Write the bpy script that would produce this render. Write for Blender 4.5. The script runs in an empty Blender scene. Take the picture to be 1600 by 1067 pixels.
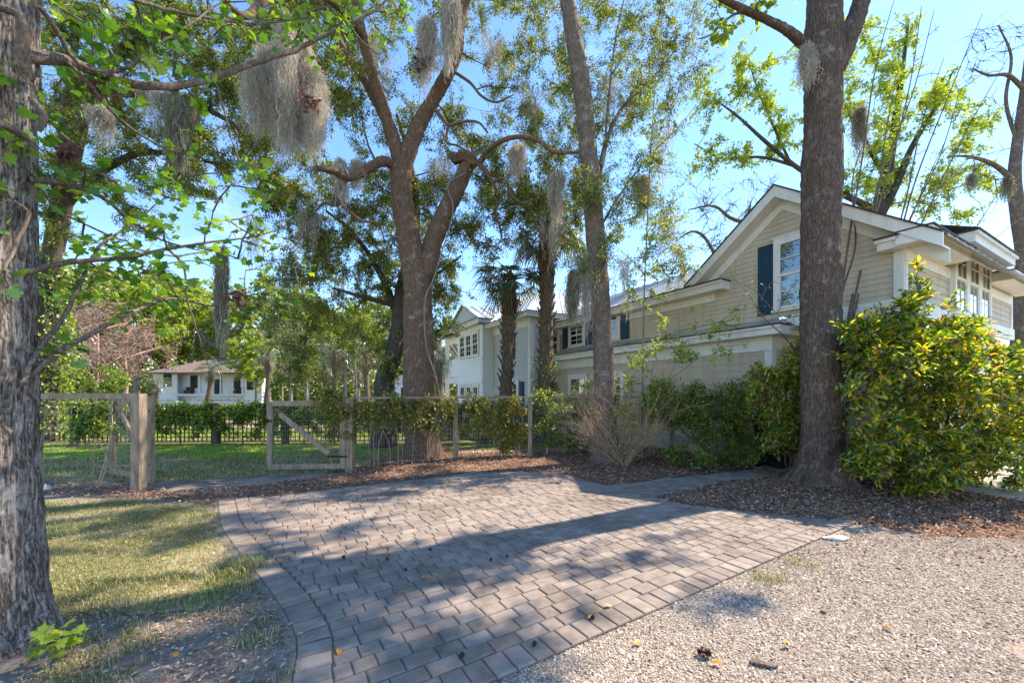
import bpy, math, random
import numpy as np
from mathutils import Vector, Matrix
random.seed(7)
RNG = np.random.default_rng(11)
SC = bpy.context.scene
COL = SC.collection
F_PX, H_CAM, HOR = 622.0, 1.6, 615.0
R_ = math.radians

# ---------------------------------------------------------------- where a seen point stands
def P(px, py, Y):
    return np.array([(px - 800.0) * Y / F_PX, Y, H_CAM - (py - HOR) * Y / F_PX])
def G(px, py):
    Y = F_PX * H_CAM / (py - HOR)
    return np.array([(px - 800.0) * Y / F_PX, Y, 0.0])

# ---------------------------------------------------------------- value noise
def _h(x, y, z):
    n = (x * 374761393 + y * 668265263 + z * 1274126177) & 0x7fffffff
    n = ((n ^ (n >> 13)) * 1274126177) & 0x7fffffff
    n = (n ^ (n >> 16)) & 0xffff
    return n / 65535.0
def vnoise(p):
    i = np.floor(p).astype(np.int64); f = p - i; f = f * f * (3 - 2 * f)
    x, y, z = i[:, 0], i[:, 1], i[:, 2]
    r = 0
    for a in (0, 1):
        for b in (0, 1):
            for c in (0, 1):
                w = (f[:, 0] if a else 1 - f[:, 0]) * (f[:, 1] if b else 1 - f[:, 1]) * (f[:, 2] if c else 1 - f[:, 2])
                r = r + w * _h(x + a, y + b, z + c)
    return r

# ---------------------------------------------------------------- mesh builder
class MB:
    def __init__(s):
        s.V = []; s.L = []; s.S = []; s.n = 0
    def add(s, V, F):
        """F: int array (nf,k)"""
        V = np.asarray(V, float).reshape(-1, 3); F = np.asarray(F, np.int64)
        if len(F) == 0: return s
        s.V.append(V); s.L.append((F + s.n).ravel()); s.S.append(np.full(len(F), F.shape[1])); s.n += len(V)
        return s
    def poly(s, pts):
        return s.add(pts, [list(range(len(pts)))])
    def box(s, c, size, M=None):
        c = np.asarray(c, float); h = np.asarray(size, float) / 2
        V = np.array([[x, y, z] for x in (-1, 1) for y in (-1, 1) for z in (-1, 1)], float) * h
        if M is not None: V = V @ np.asarray(M, float).T
        return s.add(V + c, [(0, 1, 3, 2), (4, 6, 7, 5), (0, 4, 5, 1), (2, 3, 7, 6), (0, 2, 6, 4), (1, 5, 7, 3)])
    def bar(s, a, b, w, t, up=(0, 0, 1)):
        """rectangular bar from a to b, w wide sideways, t deep along up"""
        a = np.asarray(a, float); b = np.asarray(b, float); d = b - a; L = np.linalg.norm(d); d = d / L
        up = np.asarray(up, float); sd = np.cross(d, up); sd /= np.linalg.norm(sd); u2 = np.cross(sd, d)
        return s.box((a + b) / 2, (L, w, t), np.stack([d, sd, u2], 1))
    def prism(s, pts, d):
        """closed extrusion of a planar polygon along d"""
        p = np.asarray(pts, float); n = len(p); q = p + np.asarray(d, float)
        s.add(np.vstack([p, q]), [(i, (i + 1) % n, n + (i + 1) % n, n + i) for i in range(n)])
        s.poly(p[::-1]); s.poly(q); return s
    def tube(s, pts, rad, n=6, cap=True, bark=None):
        pts = np.asarray(pts, float); m = len(pts); rad = np.broadcast_to(np.asarray(rad, float), (m,))
        T = np.gradient(pts, axis=0); T /= np.linalg.norm(T, axis=1)[:, None] + 1e-9
        ref = np.array([1.0, 0, 0]) if abs(T[0][0]) < .8 else np.array([0, 1.0, 0])
        A = np.empty((m, 3)); a = ref - T[0] * (ref @ T[0]); a /= np.linalg.norm(a)
        for i in range(m):
            a = a - T[i] * (a @ T[i]); a /= np.linalg.norm(a) + 1e-9; A[i] = a
        B = np.cross(T, A); th = np.arange(n) / n * 2 * math.pi
        D = A[:, None, :] * np.cos(th)[None, :, None] + B[:, None, :] * np.sin(th)[None, :, None]
        rr = np.repeat(rad[:, None], n, 1)
        if bark is not None:
            base = (pts[:, None, :] + D * rr[:, :, None]).reshape(-1, 3)
            rr = rr + bark(base, np.repeat(rad, n)).reshape(m, n)
        V = (pts[:, None, :] + D * rr[:, :, None]).reshape(-1, 3)
        i = np.arange(m - 1)[:, None] * n; j = np.arange(n)[None, :]; k = (np.arange(n) + 1)[None, :] % n
        F = np.stack([i + j, i + k, i + n + k, i + n + j], -1).reshape(-1, 4)
        s.add(V, F)
        if cap:
            s.add(V[-n:], [list(range(n))]); s.add(V[:n], [list(range(n))[::-1]])
        return s
    def build(s, name, mat, parent=None, smooth=False, loc=None):
        me = bpy.data.meshes.new(name)
        V = np.vstack(s.V); L = np.concatenate(s.L); S = np.concatenate(s.S)
        if loc is not None: V = V - np.asarray(loc, float)
        me.vertices.add(len(V)); me.vertices.foreach_set('co', V.astype(np.float32).ravel())
        me.loops.add(len(L)); me.loops.foreach_set('vertex_index', L.astype(np.int32))
        me.polygons.add(len(S)); st = np.concatenate([[0], np.cumsum(S)[:-1]])
        me.polygons.foreach_set('loop_start', st.astype(np.int32))
        try: me.polygons.foreach_set('loop_total', S.astype(np.int32))
        except Exception: pass
        me.update(calc_edges=True); me.validate(clean_customdata=False)
        me.polygons.foreach_set('use_smooth', np.full(len(me.polygons), bool(smooth)))
        me.materials.append(mat)
        o = bpy.data.objects.new(name, me); COL.objects.link(o)
        if parent is not None: o.parent = parent
        if loc is not None and parent is None: o.location = loc
        return o

def tag(o, label=None, cat=None, group=None, kind=None):
    if label: o['label'] = label
    if cat: o['category'] = cat
    if group: o['group'] = group
    if kind: o['kind'] = kind
    return o
def empty(name, loc, label, cat, group=None, rz=0.0):
    o = bpy.data.objects.new(name, None); COL.objects.link(o)
    o.location = [float(v) for v in loc]; o.rotation_euler = (0, 0, rz); o.empty_display_size = .2
    return tag(o, label, cat, group)
def copy_tree(o, parent=None):
    c = o.copy(); COL.objects.link(c)
    if parent is not None: c.parent = parent
    for ch in list(o.children): copy_tree(ch, c)
    return c

def smooth_path(pts, vals=None, step=.15):
    """Catmull-Rom resample"""
    p = np.asarray(pts, float); n = len(p)
    q = np.vstack([2 * p[0] - p[1], p, 2 * p[-1] - p[-2]])
    out, ov = [], []
    v = np.asarray(vals, float) if vals is not None else np.zeros(n)
    for i in range(n - 1):
        k = max(2, int(np.linalg.norm(p[i + 1] - p[i]) / step))
        for t in np.arange(k) / k:
            a, b, c, d = q[i], q[i + 1], q[i + 2], q[i + 3]
            out.append(.5 * (2 * b + (c - a) * t + (2 * a - 5 * b + 4 * c - d) * t * t + (3 * b - a - 3 * c + d) * t ** 3))
            ov.append(v[i] * (1 - t) + v[i + 1] * t)
    out.append(p[-1]); ov.append(v[-1])
    return np.array(out), np.array(ov)

# ---------------------------------------------------------------- materials
def newmat(name):
    m = bpy.data.materials.new(name); m.use_nodes = True
    nt = m.node_tree; nt.nodes.clear()
    return m, nt
def N(nt, typ, **kw):
    n = nt.nodes.new(typ)
    for k, v in kw.items():
        if k.startswith('i_'):
            n.inputs[k[2:].replace('_', ' ')].default_value = v
        else: setattr(n, k, v)
    return n
def ramp(nt, stops, interp='LINEAR'):
    r = nt.nodes.new('ShaderNodeValToRGB'); r.color_ramp.interpolation = interp
    e = r.color_ramp.elements
    while len(e) > 1: e.remove(e[-1])
    e[0].position = stops[0][0]; e[0].color = (*stops[0][1], 1)
    for p, c in stops[1:]:
        k = e.new(p); k.color = (*c, 1)
    return r
def leaf_mat(name, stops, trans=(1.25, 1.2, .5), tf=.45, rough=.45, gloss=.05, k=1.35):
    if any(w in name for w in ('moss', 'litter', 'orange', 'lawn', 'dead', 'red')): k = 1.1
    stops = [(p, tuple(min(.75, c * k) for c in col)) for p, col in stops]
    m, nt = newmat(name); L = nt.links.new
    g = N(nt, 'ShaderNodeNewGeometry'); r = ramp(nt, stops)
    L(g.outputs['Random Per Island'], r.inputs[0])
    d = N(nt, 'ShaderNodeBsdfDiffuse'); t = N(nt, 'ShaderNodeBsdfTranslucent')
    mu = N(nt, 'ShaderNodeMix', data_type='RGBA', blend_type='MULTIPLY'); mu.inputs[0].default_value = 1
    mu.inputs[7].default_value = (*trans, 1)
    L(r.outputs[0], d.inputs[0]); L(r.outputs[0], mu.inputs[6]); L(mu.outputs[2], t.inputs[0])
    a = N(nt, 'ShaderNodeMixShader'); a.inputs[0].default_value = tf
    L(d.outputs[0], a.inputs[1]); L(t.outputs[0], a.inputs[2])
    gl = N(nt, 'ShaderNodeBsdfGlossy'); gl.inputs['Roughness'].default_value = rough; gl.inputs[0].default_value = (.9, .95, 1, 1)
    b = N(nt, 'ShaderNodeMixShader'); b.inputs[0].default_value = gloss
    L(a.outputs[0], b.inputs[1]); L(gl.outputs[0], b.inputs[2])
    o = N(nt, 'ShaderNodeOutputMaterial'); L(b.outputs[0], o.inputs[0])
    return m
def noise_mat(name, stops, scale=5., detail=6., rough=.85, bump=.3, bscale=None, stretch=(1, 1, 1), bdist=.02, spec=.25, metal=0., island=0., blot=0., bsc=1.1, bst=(1, 1, 1)):
    m, nt = newmat(name); L = nt.links.new
    tc = N(nt, 'ShaderNodeTexCoord'); mp = N(nt, 'ShaderNodeMapping'); mp.inputs['Scale'].default_value = stretch
    L(tc.outputs['Object'], mp.inputs[0])
    n1 = N(nt, 'ShaderNodeTexNoise'); n1.inputs['Scale'].default_value = scale; n1.inputs['Detail'].default_value = detail; n1.inputs['Roughness'].default_value = .62
    L(mp.outputs[0], n1.inputs['Vector'])
    r = ramp(nt, stops); fac = n1.outputs[0]
    if island:
        g = N(nt, 'ShaderNodeNewGeometry')
        mm = N(nt, 'ShaderNodeMath', operation='MULTIPLY_ADD'); mm.inputs[1].default_value = island; mm.inputs[2].default_value = -island / 2
        L(g.outputs['Random Per Island'], mm.inputs[0])
        ad = N(nt, 'ShaderNodeMath', operation='ADD'); L(fac, ad.inputs[0]); L(mm.outputs[0], ad.inputs[1]); fac = ad.outputs[0]
    L(fac, r.inputs[0])
    p = N(nt, 'ShaderNodeBsdfPrincipled'); p.inputs['Roughness'].default_value = rough; p.inputs['Metallic'].default_value = metal
    p.inputs['Specular IOR Level'].default_value = spec
    col = r.outputs[0]
    if blot:
        m3 = N(nt, 'ShaderNodeMapping'); m3.inputs['Scale'].default_value = bst; L(tc.outputs['Object'], m3.inputs[0])
        n3 = N(nt, 'ShaderNodeTexNoise'); n3.inputs['Scale'].default_value = bsc; n3.inputs['Detail'].default_value = 8; n3.inputs['Roughness'].default_value = .68
        L(m3.outputs[0], n3.inputs['Vector'])
        r3 = ramp(nt, [(.36, (1 - blot, 1 - blot * 1.08, 1 - blot * 1.2)), (.52, (1, 1, 1)), (.68, (1 + blot * .25, 1 + blot * .2, 1 + blot * .14))]); L(n3.outputs[0], r3.inputs[0])
        m4 = N(nt, 'ShaderNodeMix', data_type='RGBA', blend_type='MULTIPLY'); m4.inputs[0].default_value = 1; L(col, m4.inputs[6]); L(r3.outputs[0], m4.inputs[7]); col = m4.outputs[2]
    L(col, p.inputs['Base Color'])
    if bump:
        n2 = N(nt, 'ShaderNodeTexNoise'); n2.inputs['Scale'].default_value = bscale or scale * 4; n2.inputs['Detail'].default_value = 4
        L(mp.outputs[0], n2.inputs['Vector'])
        bp = N(nt, 'ShaderNodeBump'); bp.inputs['Strength'].default_value = bump; bp.inputs['Distance'].default_value = bdist
        L(n2.outputs[0], bp.inputs['Height']); L(bp.outputs[0], p.inputs['Normal'])
    o = N(nt, 'ShaderNodeOutputMaterial'); L(p.outputs[0], o.inputs[0])
    return m
def bark_mat(name, stops, sx=14., sz=3., bump=.8, dist=.03, lich=0., lichcol=(.5, .5, .46), k=1.2):
    stops = [(p, tuple(min(.7, c * k) for c in col)) for p, col in stops]
    m, nt = newmat(name); L = nt.links.new
    tc = N(nt, 'ShaderNodeTexCoord'); mp = N(nt, 'ShaderNodeMapping'); mp.inputs['Scale'].default_value = (sx, sx, sz)
    L(tc.outputs['Object'], mp.inputs[0])
    def ridge(scale, stretch, det, gain):
        m2 = N(nt, 'ShaderNodeMapping'); m2.inputs['Scale'].default_value = stretch; L(mp.outputs[0], m2.inputs[0])
        q = N(nt, 'ShaderNodeTexNoise'); q.inputs['Scale'].default_value = scale; q.inputs['Detail'].default_value = det; q.inputs['Roughness'].default_value = .55; q.inputs['Distortion'].default_value = .4
        L(m2.outputs[0], q.inputs['Vector'])
        a = N(nt, 'ShaderNodeMath', operation='SUBTRACT'); a.inputs[1].default_value = .5; L(q.outputs[0], a.inputs[0])
        b = N(nt, 'ShaderNodeMath', operation='ABSOLUTE'); L(a.outputs[0], b.inputs[0])
        c = N(nt, 'ShaderNodeMath', operation='MULTIPLY', use_clamp=True); c.inputs[1].default_value = gain; L(b.outputs[0], c.inputs[0])
        return c.outputs[0]
    r1 = ridge(1.0, (1, 1, .5), 4, 5.0); r2 = ridge(1.3, (1, 1, 2.0), 4, 6.0)
    rm = N(nt, 'ShaderNodeMath', operation='MULTIPLY_ADD'); rm.inputs[1].default_value = .35; L(r2, rm.inputs[0]); 
    rs = N(nt, 'ShaderNodeMath', operation='MULTIPLY'); rs.inputs[1].default_value = .65; L(r1, rs.inputs[0]); L(rs.outputs[0], rm.inputs[2])
    v = rm
    n = N(nt, 'ShaderNodeTexNoise'); n.inputs['Scale'].default_value = 2.5; n.inputs['Detail'].default_value = 7; n.inputs['Roughness'].default_value = .7
    L(mp.outputs[0], n.inputs['Vector'])
    ad = N(nt, 'ShaderNodeMath', operation='MULTIPLY_ADD'); ad.inputs[1].default_value = .55
    L(v.outputs[0], ad.inputs[0])
    sb = N(nt, 'ShaderNodeMath', operation='MULTIPLY_ADD'); sb.inputs[1].default_value = .75; sb.inputs[2].default_value = -.22
    L(n.outputs[0], sb.inputs[0]); L(sb.outputs[0], ad.inputs[2])
    r = ramp(nt, stops); L(ad.outputs[0], r.inputs[0])
    p = N(nt, 'ShaderNodeBsdfPrincipled'); p.inputs['Roughness'].default_value = .9; p.inputs['Specular IOR Level'].default_value = .15
    col = r.outputs[0]
    if lich:
        nl = N(nt, 'ShaderNodeTexNoise'); nl.inputs['Scale'].default_value = 5.; nl.inputs['Detail'].default_value = 5; nl.inputs['Roughness'].default_value = .75
        L(tc.outputs['Object'], nl.inputs['Vector'])
        rl = ramp(nt, [(.6 - lich * .2, (0, 0, 0)), (.72 - lich * .2, (1, 1, 1))]); L(nl.outputs[0], rl.inputs[0])
        ml = N(nt, 'ShaderNodeMix', data_type='RGBA'); ml.inputs[7].default_value = (*lichcol, 1)
        mf = N(nt, 'ShaderNodeMath', operation='MULTIPLY'); mf.inputs[1].default_value = .6
        L(rl.outputs[0], mf.inputs[0]); L(mf.outputs[0], ml.inputs[0]); L(col, ml.inputs[6]); col = ml.outputs[2]
    L(col, p.inputs['Base Color'])
    bp = N(nt, 'ShaderNodeBump'); bp.inputs['Strength'].default_value = bump; bp.inputs['Distance'].default_value = dist
    L(ad.outputs[0], bp.inputs['Height']); L(bp.outputs[0], p.inputs['Normal'])
    o = N(nt, 'ShaderNodeOutputMaterial'); L(p.outputs[0], o.inputs[0])
    return m
def island_mat(name, stops, rough=.85, spec=.2, trans=0.):
    m, nt = newmat(name); L = nt.links.new
    g = N(nt, 'ShaderNodeNewGeometry'); r = ramp(nt, stops); L(g.outputs['Random Per Island'], r.inputs[0])
    p = N(nt, 'ShaderNodeBsdfPrincipled'); p.inputs['Roughness'].default_value = rough; p.inputs['Specular IOR Level'].default_value = spec
    L(r.outputs[0], p.inputs['Base Color'])
    out = p.outputs[0]
    if trans:
        t = N(nt, 'ShaderNodeBsdfTranslucent'); L(r.outputs[0], t.inputs[0])
        mx = N(nt, 'ShaderNodeMixShader'); mx.inputs[0].default_value = trans; L(out, mx.inputs[1]); L(t.outputs[0], mx.inputs[2]); out = mx.outputs[0]
    o = N(nt, 'ShaderNodeOutputMaterial'); L(out, o.inputs[0])
    return m
def glass_mat(name):
    m, nt = newmat(name); L = nt.links.new
    t = N(nt, 'ShaderNodeBsdfTransparent'); t.inputs[0].default_value = (.8, .86, .86, 1)
    g = N(nt, 'ShaderNodeBsdfGlossy'); g.inputs['Roughness'].default_value = .02
    lw = N(nt, 'ShaderNodeLayerWeight'); lw.inputs[0].default_value = .35
    ad = N(nt, 'ShaderNodeMath', operation='ADD'); ad.inputs[1].default_value = .12; L(lw.outputs['Fresnel'], ad.inputs[0])
    mx = N(nt, 'ShaderNodeMixShader'); L(ad.outputs[0], mx.inputs[0]); L(t.outputs[0], mx.inputs[1]); L(g.outputs[0], mx.inputs[2])
    o = N(nt, 'ShaderNodeOutputMaterial'); L(mx.outputs[0], o.inputs[0])
    return m

M = {}
M['siding'] = noise_mat('siding_paint', [(.3, (.56, .465, .345)), (.7, (.61, .51, .385))], 1.2, 5, .6, .05, 40, blot=.16, bsc=1.6, bst=(2.5, 2.5, .5))
M['siding_sky_tint'] = noise_mat('sky_tinted_siding', [(.3, (.50, .50, .49)), (.7, (.56, .56, .55))], 1.2, 5, .6, .08, 40)  # same siding as the main house, with shade and sky reflection painted in
M['trim'] = noise_mat('white_trim_paint', [(.3, (.76, .73, .68)), (.7, (.83, .80, .75))], 2, 4, .5, .03, 40, blot=.12, bsc=2., bst=(2, 2, .6))
M['blue'] = noise_mat('blue_shutter_paint', [(.3, (.009, .042, .072)), (.7, (.014, .055, .09))], 3, 4, .45, .05, 40)
M['metal_roof'] = noise_mat('standing_seam_metal', [(.3, (.42, .42, .40)), (.7, (.58, .57, .54))], .9, 5, .38, .05, 20, metal=.55, spec=.4)
M['shingle'] = noise_mat('dark_roof_edge', [(.3, (.045, .035, .03)), (.7, (.08, .065, .055))], 6, 5, .8, .3)
M['brown_roof'] = noise_mat('brown_shingles', [(.3, (.16, .115, .09)), (.7, (.24, .18, .145))], 3, 6, .85, .3, 30)
M['white_wall'] = noise_mat('white_board_wall', [(.3, (.78, .78, .78)), (.7, (.84, .84, .84))], 1, 4, .7, .05)
M['black_frame'] = noise_mat('black_window_frame', [(.3, (.012, .014, .016)), (.7, (.02, .022, .025))], 3, 3, .4, 0)
M['room_shade'] = noise_mat('painted_room_shade', [(.3, (.02, .025, .028)), (.7, (.045, .05, .055))], 2, 3, .6, 0)  # dimness of unlit rooms put into the colour of boards and far panes
M['glass'] = glass_mat('window_glass')
M['blind'] = noise_mat('blind_slats', [(.3, (.5, .48, .42)), (.7, (.6, .57, .5))], 3, 3, .5, 0)
M['wood'] = noise_mat('weathered_fence_wood', [(.28, (.16, .11, .075)), (.5, (.33, .245, .17)), (.72, (.46, .36, .26))], 3, 7, .85, .35, 20, stretch=(5, 5, 1.0), bdist=.01)
M['wood_dark'] = noise_mat('dark_fence_wood', [(.3, (.055, .042, .032)), (.7, (.13, .10, .075))], 3, 6, .9, .3, 20, stretch=(5, 5, 1), bdist=.01)
M['wire'] = noise_mat('galvanised_wire', [(.3, (.22, .21, .2)), (.7, (.34, .33, .31))], 8, 3, .5, 0, metal=.5)
M['bin'] = noise_mat('black_bin_plastic', [(.3, (.008, .008, .009)), (.7, (.016, .016, .017))], 5, 4, .45, .05)
M['rock_grey'] = noise_mat('grey_rock', [(.3, (.13, .115, .10)), (.7, (.30, .27, .24))], 9, 6, .9, .6, 30)
M['stone'] = noise_mat('pale_stone', [(.3, (.42, .38, .33)), (.7, (.68, .64, .58))], 9, 6, .85, .5, 30)
M['concrete'] = noise_mat('concrete', [(.3, (.46, .40, .33)), (.7, (.62, .55, .47))], 3, 8, .85, .25, 60, bdist=.006)
M['brick'] = noise_mat('painted_foundation', [(.3, (.36, .33, .29)), (.7, (.48, .45, .4))], 3, 8, .85, .25, 60)

M['bark_maple'] = bark_mat('furrowed_grey_bark', [(.10, (.028, .02, .016)), (.28, (.12, .093, .077)), (.46, (.31, .255, .215)), (.78, (.52, .45, .39))], 30, 6, 1., .02, .3, (.48, .45, .41))
M['bark_oak'] = bark_mat('brown_oak_bark', [(.08, (.035, .021, .014)), (.3, (.125, .077, .05)), (.72, (.265, .17, .112))], 40, 10, .7, .012, .22, (.38, .34, .29))
M['bark_pine'] = bark_mat('dark_plated_bark', [(.08, (.018, .012, .01)), (.3, (.105, .072, .056)), (.8, (.255, .185, .145))], 36, 8, .9, .016, .3, (.36, .31, .27))
M['bark_mid'] = bark_mat('grey_brown_bark', [(.05, (.05, .036, .028)), (.35, (.15, .11, .085)), (.8, (.30, .235, .19))], 36, 12, .8, .012, .35, (.38, .34, .30))
M['bark_dark'] = bark_mat('dark_limb_bark', [(.05, (.03, .025, .02)), (.4, (.085, .068, .052)), (.8, (.16, .13, .10))], 16, 5, .6, .02)
M['bark_pale'] = bark_mat('pale_grey_bark', [(.05, (.12, .10, .085)), (.4, (.25, .21, .18)), (.8, (.38, .33, .29))], 16, 5, .5, .02)
M['bark_palm'] = bark_mat('palm_boot_bark', [(.05, (.04, .03, .022)), (.4, (.145, .108, .075)), (.8, (.30, .235, .165))], 16, 9, .8, .02)
M['twig_tan'] = noise_mat('tan_twigs', [(.3, (.34, .215, .135)), (.7, (.58, .40, .27))], 4, 4, .85, 0, island=.5)
M['twig_pink'] = noise_mat('reddish_twigs', [(.3, (.30, .19, .14)), (.7, (.46, .31, .24))], 4, 4, .85, 0, island=.5)
M['twig_grey'] = noise_mat('grey_twigs', [(.3, (.17, .14, .12)), (.7, (.30, .26, .225))], 4, 4, .85, 0, island=.5)

g = lambda *a: a
M['lf_maple'] = leaf_mat('fresh_maple_leaves', [(0, g(.05, .13, .012)), (.4, g(.09, .205, .018)), (.8, g(.17, .29, .022)), (1, g(.28, .36, .04))], (1.3, 1.25, .45), .5, .4, .05)
M['lf_oak'] = leaf_mat('live_oak_leaves', [(0, g(.035, .052, .016)), (.4, g(.064, .10, .024)), (.7, g(.12, .16, .032)), (.9, g(.23, .235, .045)), (1, g(.36, .28, .06))], (1.8, 1.65, .5), .5, .4, .04)
M['lf_oak2'] = leaf_mat('light_oak_leaves', [(0, g(.04, .068, .018)), (.4, g(.09, .135, .03)), (.75, g(.18, .22, .045)), (1, g(.36, .34, .06))], (1.5, 1.4, .5), .5, .4, .05)
M['lf_spring'] = leaf_mat('yellow_green_spring_leaves', [(0, g(.13, .20, .02)), (.5, g(.24, .32, .03)), (1, g(.42, .44, .05))], (1.25, 1.2, .45), .5, .45, .05)
M['lf_lime'] = leaf_mat('lime_spring_leaves', [(0, g(.17, .23, .025)), (.5, g(.29, .36, .035)), (1, g(.44, .46, .06))], (1.2, 1.2, .5), .45, .5, .04)
M['lf_far'] = leaf_mat('woodland_leaves', [(0, g(.08, .12, .03)), (.5, g(.18, .23, .055)), (1, g(.32, .35, .09))], (1.3, 1.25, .5), .4, .5, .04)
M['lf_bush'] = leaf_mat('glossy_shrub_leaves', [(0, g(.03, .075, .014)), (.35, g(.07, .135, .018)), (.6, g(.20, .26, .022)), (.84, g(.42, .41, .03)), (.94, g(.48, .34, .03)), (1, g(.48, .18, .05))], (1.6, 1.5, .4), .55, .3, .06)
M['lf_hedge'] = leaf_mat('small_hedge_leaves', [(0, g(.028, .06, .014)), (.4, g(.075, .135, .022)), (.75, g(.20, .27, .03)), (1, g(.38, .42, .05))], (1.5, 1.4, .5), .45, .35, .05)
M['lf_vine'] = leaf_mat('vine_leaves', [(0, g(.045, .075, .016)), (.35, g(.13, .17, .024)), (.72, g(.30, .30, .035)), (.92, g(.34, .22, .06)), (1, g(.33, .13, .06))], (1.3, 1.2, .5), .4, .4, .06)
M['lf_palm'] = leaf_mat('palm_fronds', [(0, g(.035, .06, .022)), (.6, g(.075, .11, .035)), (.9, g(.16, .18, .06)), (1, g(.28, .24, .11))], (1.4, 1.3, .6), .3, .35, .10)
M['lf_dead'] = leaf_mat('dead_fronds', [(0, g(.16, .10, .05)), (1, g(.34, .24, .14))], (1, .9, .7), .3, .6, .03)
M['moss'] = leaf_mat('grey_moss', [(0, g(.36, .32, .275)), (.5, g(.52, .47, .41)), (1, g(.66, .61, .55))], (1, .97, .9), .4, .8, .0)
M['moss_g'] = leaf_mat('olive_moss', [(0, g(.20, .19, .13)), (.5, g(.32, .30, .22)), (1, g(.46, .44, .36))], (1, .97, .9), .4, .8, .0)
M['lf_litter'] = leaf_mat('fallen_leaf_litter', [(0, g(.11, .058, .036)), (.3, g(.25, .14, .086)), (.65, g(.42, .25, .155)), (.9, g(.56, .37, .24)), (1, g(.68, .50, .36))], (1, .85, .7), .12, .5, .04)
M['lf_orange'] = leaf_mat('orange_fallen_leaf', [(0, g(.50, .17, .02)), (1, g(.62, .26, .04))], (1, .85, .6), .12, .5, .04)
M['seed'] = noise_mat('seed_ball', [(.3, (.025, .014, .01)), (.7, (.09, .05, .03))], 40, 4, .9, 0)
M['lf_red'] = leaf_mat('dried_red_leaves', [(0, g(.09, .035, .026)), (1, g(.19, .08, .058))], (1, .8, .6), .3, .5, .04)
M['grass'] = leaf_mat('lawn_blades', [(0, g(.06, .11, .012)), (.25, g(.11, .18, .02)), (.45, g(.24, .25, .07)), (.7, g(.45, .36, .18)), (1, g(.62, .52, .33))], (1.1, 1.1, .6), .35, .6, .03)
M['grass_green'] = leaf_mat('green_blades', [(0, g(.10, .20, .015)), (.5, g(.19, .33, .025)), (.85, g(.34, .42, .06)), (1, g(.56, .50, .24))], (1.2, 1.2, .5), .4, .6, .03)
M['pebble'] = island_mat('shell_gravel_stones', [(0, (.12, .09, .065)), (.10, (.27, .20, .145)), (.45, (.44, .345, .26)), (.8, (.56, .46, .36)), (1, (.72, .63, .53))])
# ---------------------------------------------------------------- leaves
T_LEAF = (np.array([[0, 0, 0], [.45, .5, .12], [1, 0, -.06], [.45, -.5, .12]]), np.array([[0, 1, 2], [0, 2, 3]]))
T_OVAL = (np.array([[0, 0, 0], [.3, .42, .10], [.68, .40, .07], [1, 0, -.12], [.68, -.40, .07], [.3, -.42, .10], [.5, 0, 0]]),
          np.array([[0, 6, 1], [1, 6, 2], [2, 6, 3], [0, 5, 6], [5, 4, 6], [4, 3, 6]]))
_mp = [(0, 0), (.02, .22), (-.08, .46), (.22, .36), (.30, .62), (.52, .62), (.56, .30), (.74, .36), (.78, .16), (1.04, 0)]
_mo = [(x, y) for x, y in _mp] + [(x, -y) for x, y in _mp[-2:0:-1]]
T_MAPLE = (np.array([[.42, 0, .0]] + [[x, y, -.28 * y * y - .1 * (x - .4) ** 2] for x, y in _mo]),
           np.array([[0, i + 1, (i + 1) % len(_mo) + 1] for i in range(len(_mo))]))
def leaves(mb, C, A, length, width, tmpl=T_LEAF, up=None, flat=.5):
    """C centres (n,3), A long axes (n,3); the blade's normal leans up by 'flat'"""
    n = len(C)
    if n == 0: return
    T, F = tmpl
    A = A / (np.linalg.norm(A, axis=1)[:, None] + 1e-9)
    U = RNG.normal(size=(n, 3)); U[:, 2] = np.abs(U[:, 2]) * (1 + flat) + flat * 1.2
    S = np.cross(U, A); S /= np.linalg.norm(S, axis=1)[:, None] + 1e-9
    Nn = np.cross(A, S)
    l = (length * RNG.uniform(.65, 1.25, n))[:, None, None]; w = (width / length) * RNG.uniform(.8, 1.2, n)[:, None, None]
    V = C[:, None, :] + l * (T[None, :, 0:1] * A[:, None, :] + w * T[None, :, 1:2] * S[:, None, :] + T[None, :, 2:3] * Nn[:, None, :])
    k = len(T)
    FF = (F[None] + (np.arange(n) * k)[:, None, None]).reshape(-1, F.shape[1])
    mb.add(V.reshape(-1, 3), FF)

def bark_fn(sx, sz, amp, flare=0., z0=0., fh=.5, lobes=0):
    def f(p, rad):
        q = p * np.array([sx, sx, sz])
        n = np.abs(vnoise(q) - .5) * 2 + .5 * np.abs(vnoise(q * 2.1 + 9) - .5) * 2
        r = (n - .7) * amp * np.minimum(1, rad / .2)
        big = (vnoise(p * np.array([2.2, 2.2, .9]) + 3) - .5) * .16 * rad
        fl = flare * np.exp(-np.maximum(p[:, 2] - z0, 0) / fh)
        if lobes:
            c = p[p[:, 2] < z0 + .3].mean(0) if (p[:, 2] < z0 + .3).any() else p.mean(0)
            a = np.arctan2(p[:, 1] - c[1], p[:, 0] - c[0])
            fl = fl * (1 + .38 * np.sin(lobes * a + 1.0) + .2 * np.sin((lobes * 2 + 1) * a))
        return r + big + fl
    return f

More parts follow.
